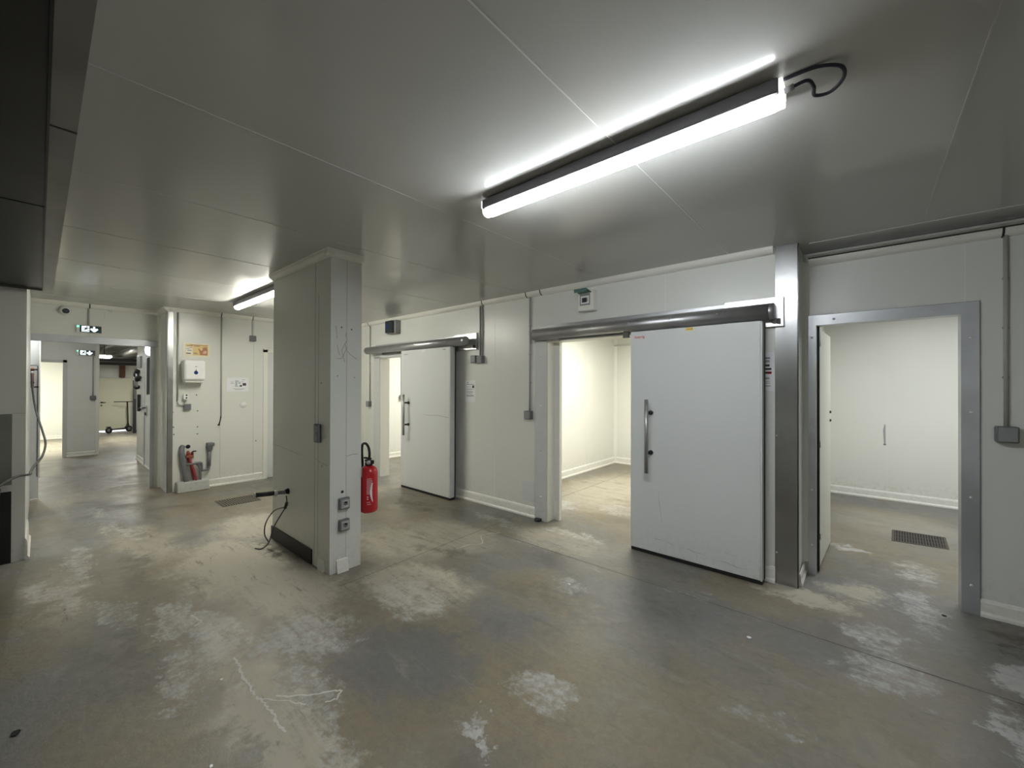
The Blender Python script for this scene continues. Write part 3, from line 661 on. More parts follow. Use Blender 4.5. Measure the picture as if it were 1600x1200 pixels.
b = MB(); b.lathe([(0, .03), (.03, .025), (.04, 0), (0, 0)], (-2.93, 3.87, 0), M['black'], seg=12); b.box((-2.97, 3.85, 0), (-2.89, 3.9, .03), M['black'], .006)
label(b.done('floor_guide'), 'black rubber floor guide at the foot of the bolted doorway lining', 'door guide')

# right doorway: aluminium frame with mitred corners
df = thing('door_3', 'right-hand doorway with grey metal frame and inward-opened leaf', 'door', (0.12, 4.33, 0), kind='structure')
b = MB(); yo, yi = 4.312, 4.34; X0, X1, x0, x1, zt, zo = -0.362, 0.615, -0.314, 0.532, 2.128, 2.207
b.prism([(X0, yo, 0), (x0, yo, 0), (x0, yo, zt), (X0, yo, zo)], (0, .02, 0), M['alu']); b.prism([(x1, yo, 0), (X1, yo, 0), (X1, yo, zo), (x1, yo, zt)], (0, .02, 0), M['alu'])
b.prism([(X0, yo, zo), (x0, yo, zt), (x1, yo, zt), (X1, yo, zo)], (0, .02, 0), M['alu'])
b.box((X0-.003, 4.324, 0), (X0+.003, 4.331, zo+.003), M['black']); b.box((X1-.003, 4.324, 0), (X1+.004, 4.331, zo+.004), M['black']); b.box((X0-.003, 4.324, zo-.003), (X1+.004, 4.331, zo+.004), M['black'])  # black strips drawn in as the shadow line round the frame
b.box((x0, yo+.001, 0), (x0+.006, 4.44, zt), M['alu']); b.box((x1-.006, yo+.001, 0), (x1, 4.44, zt), M['alu']); b.box((x0, yo+.001, zt-.006), (x1, 4.44, zt), M['alu'])
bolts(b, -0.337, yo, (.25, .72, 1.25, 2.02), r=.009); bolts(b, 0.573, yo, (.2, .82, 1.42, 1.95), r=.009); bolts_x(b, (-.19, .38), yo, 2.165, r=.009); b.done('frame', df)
lf = MB()
LA = Vector((-0.300, 4.455, 0)); LB = Vector((-0.262, 5.31, 0)); tdir = (LB-LA).normalized(); nn = Vector((tdir.y, -tdir.x, 0))*.045
M['leaf3'] = panel_mat('grey_cream_leaf', (0.66, 0.66, 0.57), (0.36, 0.32, 0.24), 0.4)
lf.prism([LA+Vector((0, 0, .012)), LB+Vector((0, 0, .012)), LB-nn+Vector((0, 0, .012)), LA-nn+Vector((0, 0, .012))], (0, 0, 2.10), M['leaf3']); lf = lf.done('leaf', df)
b = MB()
for zz in (2.05, 1.98, 1.1, .3): b.box((-.300, 4.43, zz-.03), (-.285, 4.46, zz+.03), M['silver'], .003)
b.box((-0.306, 4.40, 0.01), (-0.292, 4.455, 2.12), M['black']); b.done('hinge', df)
b = MB()
for zz in (1.26, 1.345):
    q = LA+tdir*.80+nn.normalized()*.001+Vector((0, 0, zz)); b.lathe([(0, .012), (.010, .012), (.014, .004), (.014, 0)], q, M['black'], axis=nn, seg=12)
b.done('lock', lf)

# door set into the end wall, only its left side seen past the pillar
de = thing('door_4', 'pale door in the end wall half hidden behind the pillar', 'door', (-7.79, 3.0, 0), kind='structure')
b = MB(); b.box((-7.792, 2.50, 0), (-7.755, 2.565, 2.21), M['pvc'], .003); b.box((-7.792, 3.40, 0), (-7.755, 3.46, 2.21), M['pvc'], .003); b.box((-7.792, 2.50, 2.16), (-7.755, 3.46, 2.22), M['pvc'], .003); b.done('frame', de)
b = MB(); b.box((-7.792, 2.565, .01), (-7.765, 3.40, 2.16), M['door'], .002); b.done('leaf', de)

# ------------------------------------------------------------------ batten lights
def batten(x0, x1, yc, ztop, lm, lab, cable):
    t = thing('batten_light', lab, 'light', ((x0+x1)/2, yc, ztop), 'tube lights on the ceiling')
    b = MB(); b.box((x0+.012, yc-.054, ztop-.064), (x1-.012, yc+.054, ztop-.008), M['housing'], .006)
    for k in range(9):
        xx = x0+.1+(x1-x0-.2)*k/8; b.box((xx-.008, yc-.053, ztop-.066), (xx+.008, yc-.046, ztop-.050), M['silver'])
        b.box((xx-.008, yc+.046, ztop-.066), (xx+.008, yc+.053, ztop-.050), M['silver'])
    b.done('housing', t)
    b = MB(); pr = [(-.036, -.058), (-.037, -.072), (-.032, -.086), (-.019, -.096), (0, -.099), (.019, -.096), (.032, -.086), (.037, -.072), (.036, -.058)]
    b.prism([(x0+.03, yc+a, ztop+c) for a, c in pr], (x1-x0-.06, 0, 0), lm, smooth=True); b.done('diffuser', t)
    for xx, s in ((x0, 1), (x1, -1)):
        b = MB(); b.prism([(xx, yc+a*.99, ztop+c*.99) for a, c in pr]+[(xx, yc+.046, ztop-.055), (xx, yc+.046, ztop-.012), (xx, yc-.046, ztop-.012), (xx, yc-.046, ztop-.055)], (s*.031, 0, 0), M['lamp_cap'] , smooth=False); b.done('end_cap', t)
    for xx in (x0+.3, x1-.3):
        b = MB(); b.box((xx-.02, yc-.025, ztop-.012), (xx+.02, yc+.025, ztop-.0005), M['silver']); b.done('clip', t)
    if cable:
        b = MB(); b.tube([(x1, yc, ztop-.04), (x1+.03, yc, ztop-.035)], .011, M['pvcmid'], 10); b.done('cable_gland', t)
        b = MB(); b.tube([(x1+.03, yc, ztop-.035), (x1+.07, yc+.01, ztop-.028), (x1+.085, yc+.05, ztop-.035), (x1+.085, yc+.10, ztop-.04), (x1+.13, yc+.115, ztop-.04), (x1+.17, yc+.075, ztop-.03), (x1+.165, yc+.02, ztop-.018), (x1+.10, yc-.015, ztop-.008), (x1+.0, yc-.02, ztop-.008)], .0065, M['cable'], 8, smoothpath=8); b.done('supply_cable', t)
    return t
M['lamp_cap'] = mat('lamp_end_cap', (0.85, 0.85, 0.85), 0.3, emit=(1, 1, 1), es=1.2)
batten(-1.78, -0.225, 1.815, H, M['lamp_cool'], 'long lit tube light on the ceiling nearest the viewer with looped cable', True)
batten(-6.60, -5.06, 1.79, H, M['lamp_warm'], 'lit tube light on the ceiling half hidden behind the pillar', False)

# ------------------------------------------------------------------ dark extraction hood overhead on the left
hd = thing('extraction_hood', 'dark metal extraction hood overhead in the top left corner', 'hood', (-2.5, -0.6, 2.47))
b = MB(); b.box((-5.795, 0.070, 2.470), (0.9, 0.081, H-.001), M['steel_dark']); b.box((-5.795, -1.6, 2.47), (0.9, -1.588, H-.001), M['steel_dark']); b.box((-5.795, -1.6, 2.47), (-5.785, .081, H-.001), M['steel_dark']); b.box((.89, -1.6, 2.47), (.9, .081, H-.001), M['steel_dark'])
b.done('side_panel', hd)
b = MB(); b.box((-5.79, 0.018, 2.466), (0.9, 0.081, 2.472), M['alu_dark'] if 'alu_dark' in M else M['steel_dark'])
b.box((-2.06, .018, 2.464), (-2.052, .081, 2.4665), M['black'])
b.done('rim', hd)
b = MB(); b.box((-5.78, -1.59, 2.486), (.89, .018, 2.50), M['hood_dark']); b.box((-5.79, .012, 2.47), (.89, .018, 2.50), M['hood_dark'])
for xx in (-3.1,): b.box((xx, -1.58, 2.4835), (xx+.006, .014, 2.488), M['black'])
b.done('underside', hd)

# ------------------------------------------------------------------ wash trough beside the left wall
tr = thing('wash_trough', 'steel wash trough at the left edge with dark splashback', 'sink', (-5.6, -0.6, 0))
b = MB(); b.box((-5.797, -1.3, .70), (-5.785, -0.156, 1.335), M['splash'], .002); b.done('splashback', tr)
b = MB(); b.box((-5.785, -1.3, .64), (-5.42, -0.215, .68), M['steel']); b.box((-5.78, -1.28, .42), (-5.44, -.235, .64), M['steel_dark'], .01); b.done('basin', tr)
b = MB(); b.tube([(-5.60, -.26, .42), (-5.60, -.26, .30), (-5.66, -.25, .25), (-5.78, -.25, .25)], .02, M['white'], 10); b.done('drain_pipe', tr)
b = MB(); b.box((-5.797, -1.3, .0), (-5.787, -.158, .64), M['hood_dark']); b.done('backing', tr)  # near-black sheet standing in for the shade below the basin
t = thing('water_hose', 'long dark hose looping from the tap to the trough at the left edge', 'hose', (-7.0, 0, .7))
b = MB(); b.tube([(-8.62, -.072, 1.76), (-8.60, -.058, 1.515), (-8.5, -.028, 1.255), (-8.2, .029, .995), (-7.6, .054, .881), (-7.0, .027, .796), (-6.5, -.030, .755), (-6.05, -.050, .762), (-5.80, -.052, .775), (-5.72, -.12, .78), (-5.5, -.20, .76), (-5.46, -.26, .69)], .0105, M['hose'], 10, smoothpath=8); b.done('tubing', t)

# open insulated leaf standing beyond the passage, with tap on it
dl = thing('door_5', 'white insulated door leaf standing open beyond the passage on the left', 'door', (-8.75, -0.4, 0), kind='structure')
b = MB(); b.box((-8.78, -0.95, .02), (-8.70, 0.0, 2.26), M['door'], .004); b.box((-8.6995, -.9, 1.862), (-8.698, -.02, 1.868), M['black']); b.done('leaf', dl)
b = MB(); b.box((-8.79, -.004, .3), (-8.692, .012, 2.27), M['pvc'], .003); b.box((-8.79, -.95, 2.255), (-8.692, .012, 2.275), M['pvc'], .003); b.box((-8.702, -.018, .32), (-8.696, -.011, 1.86), M['black']); b.done('edge_profile', dl)
tp = thing('wall_tap', 'brass and black tap cluster on the open leaf beyond the passage', 'tap', (-8.69, -.08, 1.7))
b = MB(); b.tube([(-8.695, -.062, 1.56), (-8.65, -.062, 1.58), (-8.65, -.062, 1.80), (-8.695, -.062, 1.82)], .016, M['copper'], 10); b.tube([(-8.65, -.062, 1.77), (-8.62, -.066, 1.755)], .017, M['silver'], 10); b.done('body', tp)
b = MB(); b.box((-8.66, -.10, 1.795), (-8.63, -.015, 1.815), M['black'], .004); b.done('lever', tp)
b = MB(); b.tube([(-8.69, -.075, 1.63), (-8.63, -.06, 1.625)], .018, M['black'], 10); b.box((-8.70, -.05, 1.555), (-8.68, -.005, 1.575), M['black']); b.done('bracket', tp)

# ------------------------------------------------------------------ things on the end wall (x = -7.79)
XK = -7.79
def frame_sheet(mb, x, y0, y1, z0, z1, m, th=.003): mb.box((x, y0, z0), (x+th, y1, z1), m)
ps = thing('hygiene_poster', 'yellow hand-washing notice in a pale frame above the dispenser', 'poster', (XK, 1.584, 2.03))
b = MB(); frame_sheet(b, XK, 1.415, 1.75, 2.025, 2.245, M['postercream'], .004); b.done('backing', ps)
b = MB(); frame_sheet(b, XK+.004, 1.445, 1.725, 2.055, 2.222, M['poster'], .001); frame_sheet(b, XK+.005, 1.448, 1.535, 2.058, 2.185, M['postercream'], .0006)
x5 = XK+.0056
b.prism([(x5, y, z) for y, z in ((1.625, 2.062), (1.72, 2.062), (1.72, 2.13), (1.716, 2.17), (1.708, 2.20), (1.70, 2.175), (1.695, 2.205), (1.685, 2.175), (1.678, 2.20), (1.670, 2.17), (1.66, 2.19), (1.655, 2.14), (1.635, 2.13), (1.61, 2.165), (1.600, 2.158), (1.618, 2.11))], (.0006, 0, 0), M['skin'])
b.prism([(x5+.0006, y, z) for y, z in ((1.66, 2.085), (1.70, 2.085), (1.712, 2.12), (1.69, 2.135), (1.665, 2.115))], (.0005, 0, 0), M['skinlight'])
for (y0, y1, z0, z1, m) in ((1.50, 1.72, 2.208, 2.217, 'skin'), (1.46, 1.53, 2.192, 2.200, 'scar'), (1.55, 1.62, 2.192, 2.200, 'scar'), (1.455, 1.49, 2.15, 2.16, 'inkgrey'), (1.47, 1.52, 2.12, 2.135, 'inkgrey'), (1.455, 1.51, 2.075, 2.088, 'ink'), (1.49, 1.53, 2.165, 2.172, 'inkred'), (1.545, 1.60, 2.075, 2.082, 'scar'), (1.545, 1.585, 2.09, 2.096, 'scar')):
    frame_sheet(b, x5, y0, y1, z0, z1, M[m], .0006)
b.done('print', ps)

ds = thing('towel_dispenser', 'white towel dispenser with dark blue drop on the end wall', 'dispenser', (XK, 1.52, 1.64))
b = MB(); b.box((XK, 1.395, 1.67), (XK+.21, 1.655, 1.975), M['white'], .032, 4); b.done('body', ds)
b = MB(); b.box((XK, 1.41, 1.635), (XK+.17, 1.64, 1.69), M['pvc'], .01); b.done('outlet', ds)
b = MB(); yc, zc = 1.535, 1.80
drop = [(yc+.026*math.sin(a)*(1 if math.cos(a) < 0.2 else (1-(math.cos(a)-.2)/.8*0.75)), zc-.012-(-.032)*math.cos(a)+(0.018 if math.cos(a) > .9 else 0)) for a in [2*math.pi*k/24 for k in range(24)]]
b.prism([(XK+.2105, y, z) for y, z in drop], (.0015, 0, 0), M['blue']); b.done('drop_emblem', ds)
b = MB(); b.box((XK+.2100, 1.523, 1.868), (XK+.2112, 1.549, 1.880), M['inkgrey']); b.done('badge', ds)

so = thing('wall_socket', 'small white socket with dark lid box under the towel dispenser', 'socket', (XK, 1.46, 1.38))
b = MB(); b.box((XK, 1.415, 1.375), (XK+.06, 1.475, 1.465), M['white'], .01); b.done('housing', so)
b = MB(); b.lathe([(0, .004), (.010, .004), (.012, 0)], (XK+.06, 1.452, 1.445), M['black'], axis=(1, 0, 0), seg=12); b.lathe([(0, .004), (.010, .004), (.012, 0)], (XK+.06, 1.452, 1.405), M['black'], axis=(1, 0, 0), seg=12); b.done('outlet', so)
jb = thing('junction_box', 'square grey junction box below the white socket on the end wall', 'junction box', (XK, 1.47, 1.235))
b = MB(); b.box((XK, 1.420, 1.225), (XK+.045, 1.515, 1.315), M['pvcmid'], .008); b.done('housing', jb)
b = MB(); b.box((XK+.045, 1.43, 1.235), (XK+.050, 1.505, 1.305), M['pvcgrey'], .002); b.done('lid', jb)
t = thing('conduit', 'grey conduit beside the steel corner guard curling to the white socket', 'conduit', (XK, 1.353, 1.3))
b = MB(); b.tube([(XK+.014, 1.353, H-.06), (XK+.014, 1.353, 1.36)], .011, M['conduit'], 10); b.done('pipe', t)
b = MB(); b.tube([(XK+.014, 1.353, 1.40), (XK+.02, 1.355, 1.33), (XK+.03, 1.39, 1.295), (XK+.03, 1.435, 1.315), (XK+.03, 1.445, 1.375)], .008, M['conduit'], 8, smoothpath=6); b.done('flexible_tail', t)

pn = thing('notice_sheet', 'white sheet with small diagrams on the end wall', 'notice', (XK, 2.13, 1.49))
b = MB(); frame_sheet(b, XK, 1.975, 2.285, 1.495, 1.72, M['paper'], .002); b.done('sheet', pn)
b = MB(); x5 = XK+.002
for (y0, y1, z0, z1, m) in ((2.03, 2.07, 1.650, 1.656, 'inkblue'), (2.03, 2.075, 1.625, 1.633, 'inkgrey'), (2.095, 2.125, 1.57, 1.68, 'inkblue'), (2.125, 2.17, 1.57, 1.58, 'inkblue'), (2.13, 2.145, 1.655, 1.672, 'inkgrey'), (2.14, 2.17, 1.62, 1.65, 'inkblue'), (2.16, 2.19, 1.573, 1.60, 'ink'), (2.20, 2.25, 1.590, 1.632, 'ink'), (2.215, 2.235, 1.604, 1.616, 'inkred'), (2.19, 2.23, 1.682, 1.69, 'inkgrey'), (2.18, 2.22, 1.648, 1.655, 'inkgrey'), (2.065, 2.23, 1.535, 1.541, 'inkgrey'), (2.09, 2.20, 1.522, 1.527, 'inkgrey')):
    frame_sheet(b, x5, y0, y1, z0, z1, M[m], .0008)
b.done('print', pn)
b = MB(); b.lathe([(0, .014), (.02, .014), (.026, .010), (.042, .010), (.050, .004), (.050, 0), (0, 0)], (XK, 2.211, 1.274), M['white'], axis=(1, 0, 0), seg=24)
label(b.done('round_cap', loc=(XK, 2.211, 1.274)), 'round white plastic cap on the end wall below the diagram sheet', 'cap')

t = thing('conduit', 'grey conduit on the end wall ending in a loose cut cable', 'conduit', (XK, 1.9, 1.1))
b = MB(); b.tube([(XK+.012, 1.90, H-.06), (XK+.012, 1.90, 1.095)], .010, M['conduit'], 10); b.done('pipe', t)
b = MB(); b.tube([(XK+.014, 1.90, 1.10), (XK+.03, 1.885, 1.03), (XK+.035, 1.868, .975)], .008, M['black'], 8); b.lathe([(0, 0), (.016, .005), (.016, .02), (0, .024)], (XK+.035, 1.866, .955), M['black'], seg=10); b.done('cable_tail', t)
t = thing('conduit', 'short conduit to a grey box high on the end wall', 'conduit', (XK, 2.335, 2.36))
b = MB(); b.tube([(XK+.012, 2.335, H-.06), (XK+.012, 2.335, 2.42)], .009, M['conduit'], 10); b.done('pipe', t)
b = MB(); b.box((XK, 2.29, 2.335), (XK+.05, 2.385, 2.430), M['pvcgrey'], .008); b.done('junction_box', t)
b = MB()
for (y, z) in ((1.30, 1.19), (1.31, .97), (1.315, .86), (1.585, 1.445), (1.60, 1.20), (1.60, .955), (1.60, .845), (2.40, .66)): b.lathe([(0, .002), (.008, .0015), (.009, 0)], (XK, y, z), M['hole'], axis=(1, 0, 0), seg=10)
struct(b.done('trim_15'), 'old screw holes in the end wall', 'trim')

# pipes rising from a concrete kerb
kb = MB(); kb.box((-7.79, 1.335, 0), (-7.635, 1.725, .145), M['block'], .008); label(kb.done('concrete_kerb', loc=(-7.7, 1.5, 0)), 'small pale concrete kerb block at the foot of the end wall under the pipes', 'kerb')
pg = thing('pipe_group', 'grey and red water pipes with funnel waste pipe rising from the concrete kerb', 'pipes', (-7.72, 1.5, .145))
b = MB(); b.tube([(-7.72, 1.455, .152), (-7.73, 1.43, .35), (-7.745, 1.405, .55), (-7.765, 1.405, .64), (-7.79, 1.42, .665)], .036, M['pvcgrey'], 14, smoothpath=4); b.done('insulated_pipe', pg)
b = MB(); b.tube([(-7.70, 1.575, .152), (-7.70, 1.53, .34), (-7.72, 1.49, .50), (-7.74, 1.485, .57)], .016, M['redpipe'], 10, smoothpath=4); b.done('red_pipe', pg)
b = MB(); b.tube([(-7.73, 1.545, .152), (-7.73, 1.51, .36), (-7.75, 1.47, .50)], .014, M['redpipe'], 10); b.tube([(-7.715, 1.625, .152), (-7.715, 1.615, .33), (-7.715, 1.56, .42)], .016, M['pvcgrey'], 10, smoothpath=4); b.done('cold_pipe', pg)
b = MB(); b.box((-7.77, 1.45, .50), (-7.70, 1.54, .535), M['copper'], .008); b.lathe([(0, 0), (.02, 0), (.02, .05), (.012, .07), (0, .07)], (-7.735, 1.475, .535), M['copper'], seg=12); b.lathe([(0, 0), (.018, 0), (.018, .045), (0, .05)], (-7.735, 1.525, .535), M['copper'], seg=12); b.box((-7.72, 1.52, .585), (-7.69, 1.57, .60), M['black'], .004); b.done('valve', pg)
b = MB(); b.lathe([(0, .004), (.028, .004), (.03, 0)], (-7.79, 1.485, .66), M['hole'], axis=(1, 0, 0), seg=14); b.done('wall_hole', pg)
b = MB(); b.tube([(-7.715, 1.455, .40), (-7.70, 1.60, .41), (-7.715, 1.635, .39), (-7.715, 1.64, .30), (-7.72, 1.655, .285), (-7.735, 1.72, .290), (-7.74, 1.735, .32), (-7.74, 1.742, .40), (-7.74, 1.742, .58)], .019, M['pvcgrey'], 12, smoothpath=3); b.tube([(-7.74, 1.738, .34), (-7.74, 1.742, .58)], .025, M['pvcgrey'], 12); b.done('waste_pipe', pg)
b = MB(); b.lathe([(.02, .55), (.03, .58), (.042, .62), (.045, .65)], (-7.74, 1.742, 0), M['pvcgrey'], seg=14); b.box((-7.785, 1.705, .645), (-7.69, 1.80, .70), M['pvcgrey'], .012); b.done('funnel', pg)

# ------------------------------------------------------------------ passage wall things (x = -8.37)
PW = -8.37
def exit_sign(x, y0, y1, z0, z1, lab):
    t = thing('exit_sign', lab, 'sign', (x, (y0+y1)/2, z0), 'lit exit signs')
    b = MB(); b.box((x, y0, z0), (x+.045, y1, z1), M['white'], .006); b.done('housing', t)
    xs = x+.045; ww = y1-y0; hh = z1-z0
    b = MB(); b.box((xs, y0+.13*ww, z0+.05*hh), (xs+.003, y1-.01*ww, z1-.05*hh), M['signgreen']); b.done('face', t)
    b = MB(); xs += .003
    def pp(pts, m='signlit', d=.0012, lift=0): b.prism([(xs+lift, y0+ww*u, z0+hh*v) for u, v in pts], (d, 0, 0), M[m])
    pp([(.20, .14), (.50, .14), (.50, .88), (.20, .88)])                                   # lit doorway
    for pl in ([(.30, .62), (.40, .70), (.45, .60), (.38, .42), (.33, .44)], [(.38, .46), (.45, .34), (.43, .18), (.47, .18), (.49, .36), (.42, .48)], [(.33, .46), (.29, .34), (.21, .28), (.21, .20), (.31, .26), (.37, .42)],
               [(.31, .64), (.24, .56), (.22, .46), (.25, .45), (.27, .53), (.33, .58)], [(.42, .66), (.47, .58), (.50, .58), (.50, .64), (.43, .72)]): pp(pl, 'signgreen', .0006, .0012)
    pp([(.405+.028*math.cos(a), .78+.07*math.sin(a)) for a in [k*math.pi/5 for k in range(10)]], 'signgreen', .0006, .0012)
    pp([(.655, .85), (.735, .85), (.735, .56), (.82, .62), (.86, .48), (.75, .20), (.695, .12), (.64, .20), (.53, .48), (.57, .62), (.655, .56)])
    b.done('pictogram', t)
    b = MB(); b.lathe([(0, .01), (.010, .008), (.012, 0)], (x+.045, y0+.055*ww, z1-.2*hh), M['led'], axis=(1, 0, 0), seg=12); b.done('status_light', t)
    return t
exit_sign(PW, 0.335, 0.585, 2.335, 2.44, 'lit exit sign above the passage with running figure and down arrow')
exit_sign(-13.3, 0.535, 0.83, 2.25, 2.38, 'smaller lit exit sign far down the passage')
t = thing('conduit', 'short conduit dropping to the exit sign above the passage', 'conduit', (PW, .455, 2.44))
b = MB(); b.tube([(PW+.012, .455, H-.06), (PW+.012, .455, 2.44)], .010, M['conduit'], 10); b.done('pipe', t)
cm = thing('dome_camera', 'white round camera with black lens above the passage', 'camera', (PW, .235, 2.62))
b = MB(); b.lathe([(.058, 0), (.058, .03), (.05, .05), (.034, .058), (0, .058)], (PW, .225, 2.625), M['white'], axis=(1, .15, -.2), seg=24); b.done('base', cm)
b = MB(); b.lathe([(.036, .052), (.034, .075), (.022, .09), (0, .094)], (PW, .225, 2.625), M['darkbox'], axis=(1, .15, -.2), seg=20); b.done('lens', cm)
b = MB(); b.tube([(PW, .65, 2.69), (PW+.03, .66, 2.67), (PW+.035, .68, 2.655), (PW+.03, .69, 2.675), (PW+.02, .68, 2.685)], .004, M['silver'], 8, smoothpath=4); b.box((PW, .612, 2.57), (PW+.003, .616, 2.66), M['joint'])
label(b.done('wall_hook', loc=(PW, .65, 2.66)), 'small wire hook right of the exit sign above the passage', 'hook')

# ------------------------------------------------------------------ front wall things (y = 3.94)
YB = 3.94
def conduit_front(xs, zt, zb, boxes, lab, r=.011, yb=YB):
    t = thing('conduit', lab, 'conduit', (xs[0], yb, zb))
    for x in xs:
        b = MB(); b.tube([(x, yb-.014, zt), (x, yb-.014, zb)], r, M['conduit'], 10); b.done('pipe', t)
    n = int((zt-zb)/.45)
    for k in range(1, n+1):
        zz = zb+(zt-zb)*k/(n+1); b = MB(); b.box((min(xs)-.016, yb-.018, zz-.008), (max(xs)+.016, yb, zz+.008), M['conduit'], .003); b.done('clip', t)
    for (x0, x1, z0, z1, dd, m) in boxes:
        bb = MB(); bb.box((x0, yb-dd, z0), (x1, yb, z1), M[m], .008); bb = bb.done('junction_box', t)
        c = MB(); c.box((x0+.008, yb-dd-.004, z0+.008), (x1-.008, yb-dd+.001, z1-.008), M['pvcmid' if m == 'pvcgrey' else 'pvcgrey'], .002); c.done('cover', bb)
    return t
conduit_front((-3.965, -3.925), H-.06, 1.99, [(-4.10, -4.00, 1.915, 2.015, .07, 'pvcgrey'), (-3.995, -3.89, 1.905, 2.005, .06, 'pvcmid')], 'twin conduits to double grey boxes right of the left sliding door')
conduit_front((-3.10,), H-.06, 1.29, [(-3.155, -3.055, 1.195, 1.295, .065, 'pvcgrey')], 'long conduit to a grey box left of the bolted doorway lining')
conduit_front((-6.80,), H-.06, 1.31, [(-6.86, -6.76, 1.215, 1.315, .06, 'pvcgrey')], 'conduit to a grey box just right of the pillar')
conduit_front((0.735,), H-.06, 1.33, [(.682, .785, 1.225, 1.335, .07, 'pvcgrey')], 'conduit to a dark grey box right of the open doorway', r=.012, yb=4.33)

cb = thing('control_box', 'pale control box with raised smoked lid above the large sliding door', 'control box', (-2.27, YB, 2.42))
b = MB(); b.box((-2.375, YB-.085, 2.415), (-2.18, YB, 2.640), M['pvc'], .010); b.done('housing', cb)
b = MB(); b.box((-2.350, YB-.089, 2.475), (-2.225, YB-.083, 2.600), M['pvcmid'], .002); b.box((-2.335, YB-.092, 2.49), (-2.235, YB-.088, 2.575), M['white']); b.done('front_panel', cb)
b = MB(); b.box((-2.318, YB-.095, 2.505), (-2.260, YB-.0915, 2.555), M['ink']); b.box((-2.255, YB-.095, 2.512), (-2.247, YB-.0915, 2.55), M['inkgrey']); b.done('display', cb)
b = MB(); b.prism([(-2.36, YB-.085, 2.615), (-2.36, YB-.19, 2.635), (-2.36, YB-.192, 2.628), (-2.36, YB-.185, 2.60), (-2.36, YB-.18, 2.601), (-2.36, YB-.182, 2.624), (-2.36, YB-.085, 2.605)], (.15, 0, 0), M['smoke']); b.done('lid', cb)
cb2 = thing('control_box', 'dark fronted control box above the left sliding door', 'control box', (-6.0, YB, 2.46))
b = MB(); b.box((-6.115, YB-.10, 2.465), (-5.86, YB, 2.690), M['pvcmid'], .010); b.done('housing', cb2)
b = MB(); b.box((-6.10, YB-.15, 2.475), (-5.90, YB-.098, 2.680), M['darkbox'], .012); b.done('lid', cb2)
b = MB(); b.box((-6.07, YB-.152, 2.55), (-5.99, YB-.1495, 2.62), M['blue']); b.done('display', cb2)

def sheet(x0, x1, z0, z1, bars, lab, y=YB):
    t = thing('notice_sheet', lab, 'notice', ((x0+x1)/2, y, z0))
    b = MB(); b.box((x0, y-.002, z0), (x1, y, z1), M['paper']); b.done('sheet', t)
    b = MB()
    for (u0, u1, v0, v1, m) in bars: b.box((x0+(x1-x0)*u0, y-.0027, z0+(z1-z0)*v0), (x0+(x1-x0)*u1, y-.0018, z0+(z1-z0)*v1), M[m])
    b.done('print', t); return t
lines = []
for v in (.70, .60, .57, .49, .46, .43, .38, .35): lines.append((.15, random.uniform(.72, .85), v, v+.014, 'inkgrey'))
sheet(-4.275, -4.065, 1.37, 1.675, lines[1:]+[(.15, .6, .70, .714, 'inkgrey'), (.15, .85, .81, .825, 'ink'), (.7, .88, .65, .77, 'ink'), (.12, .86, .285, .31, 'ink'), (.22, .34, .87, .92, 'inkgrey'), (.15, .6, .25, .26, 'inkgrey')], 'white A4 notice with black lines right of the left sliding door')
sheet(-0.78, -0.557, 1.565, 1.885, [(.1, .87, .835, .86, 'ink'), (.1, .85, .735, .80, 'inkgrey'), (.1, .85, .63, .685, 'ink'), (.1, .91, .54, .59, 'ink'), (.1, .91, .445, .495, 'ink'), (.77, .915, .435, .50, 'inkred'), (.1, .85, .30, .345, 'inkgrey'), (.1, .87, .235, .25, 'inkgrey'), (.1, .87, .19, .205, 'inkgrey'), (.1, .88, .115, .14, 'inkgrey')], 'white notice with red and black bars between the large sliding door and steel cladding')
b = MB(); b.box((-3.225, YB-.004, .187), (-3.01, YB, .432), M['door'], .001)
label(b.done('wall_patch', loc=(-3.12, YB, .19)), 'plain white repair plate low on the wall left of the bolted lining', 'plate')
# marks and pipe inside the cold rooms
t = thing('pipe', 'thin white pipe across the back of the second cold room', 'pipe', (-3.8, 7.84, 2.45))
b = MB(); b.tube([(-3.95, 7.835, 2.447), (-2.4, 7.835, 2.447)], .014, M['white'], 8); b.done('tube', t)
b = MB(); b.box((-3.0, 7.83, 2.43), (-2.97, 7.87, 2.465), M['pvc']); b.done('clip', t)
t = thing('conduit', 'conduit and small box inside the first cold room seen past its door', 'conduit', (-7.94, 5.3, 1.3))
b = MB(); b.tube([(-7.938, 5.36, H), (-7.938, 5.36, 1.38)], .010, M['conduit'], 8); b.done('pipe', t)
b = MB(); b.box((-7.95, 5.31, 1.29), (-7.88, 5.41, 1.385), M['pvcmid'], .008); b.done('junction_box', t)
b = MB(); b.prism([(.215, 7.869, .775), (.232, 7.869, .775), (.230, 7.869, 1.05), (.222, 7.869, 1.08), (.205, 7.869, .98)], (0, -.0008, 0), M['inkgrey']); b.box((.208, 7.868, .772), (.236, 7.869, .79), M['scar'])
label(b.done('wall_scuff', loc=(.22, 7.87, .77)), 'dark vertical scuff mark on the back wall of the right cold room', 'scuff')

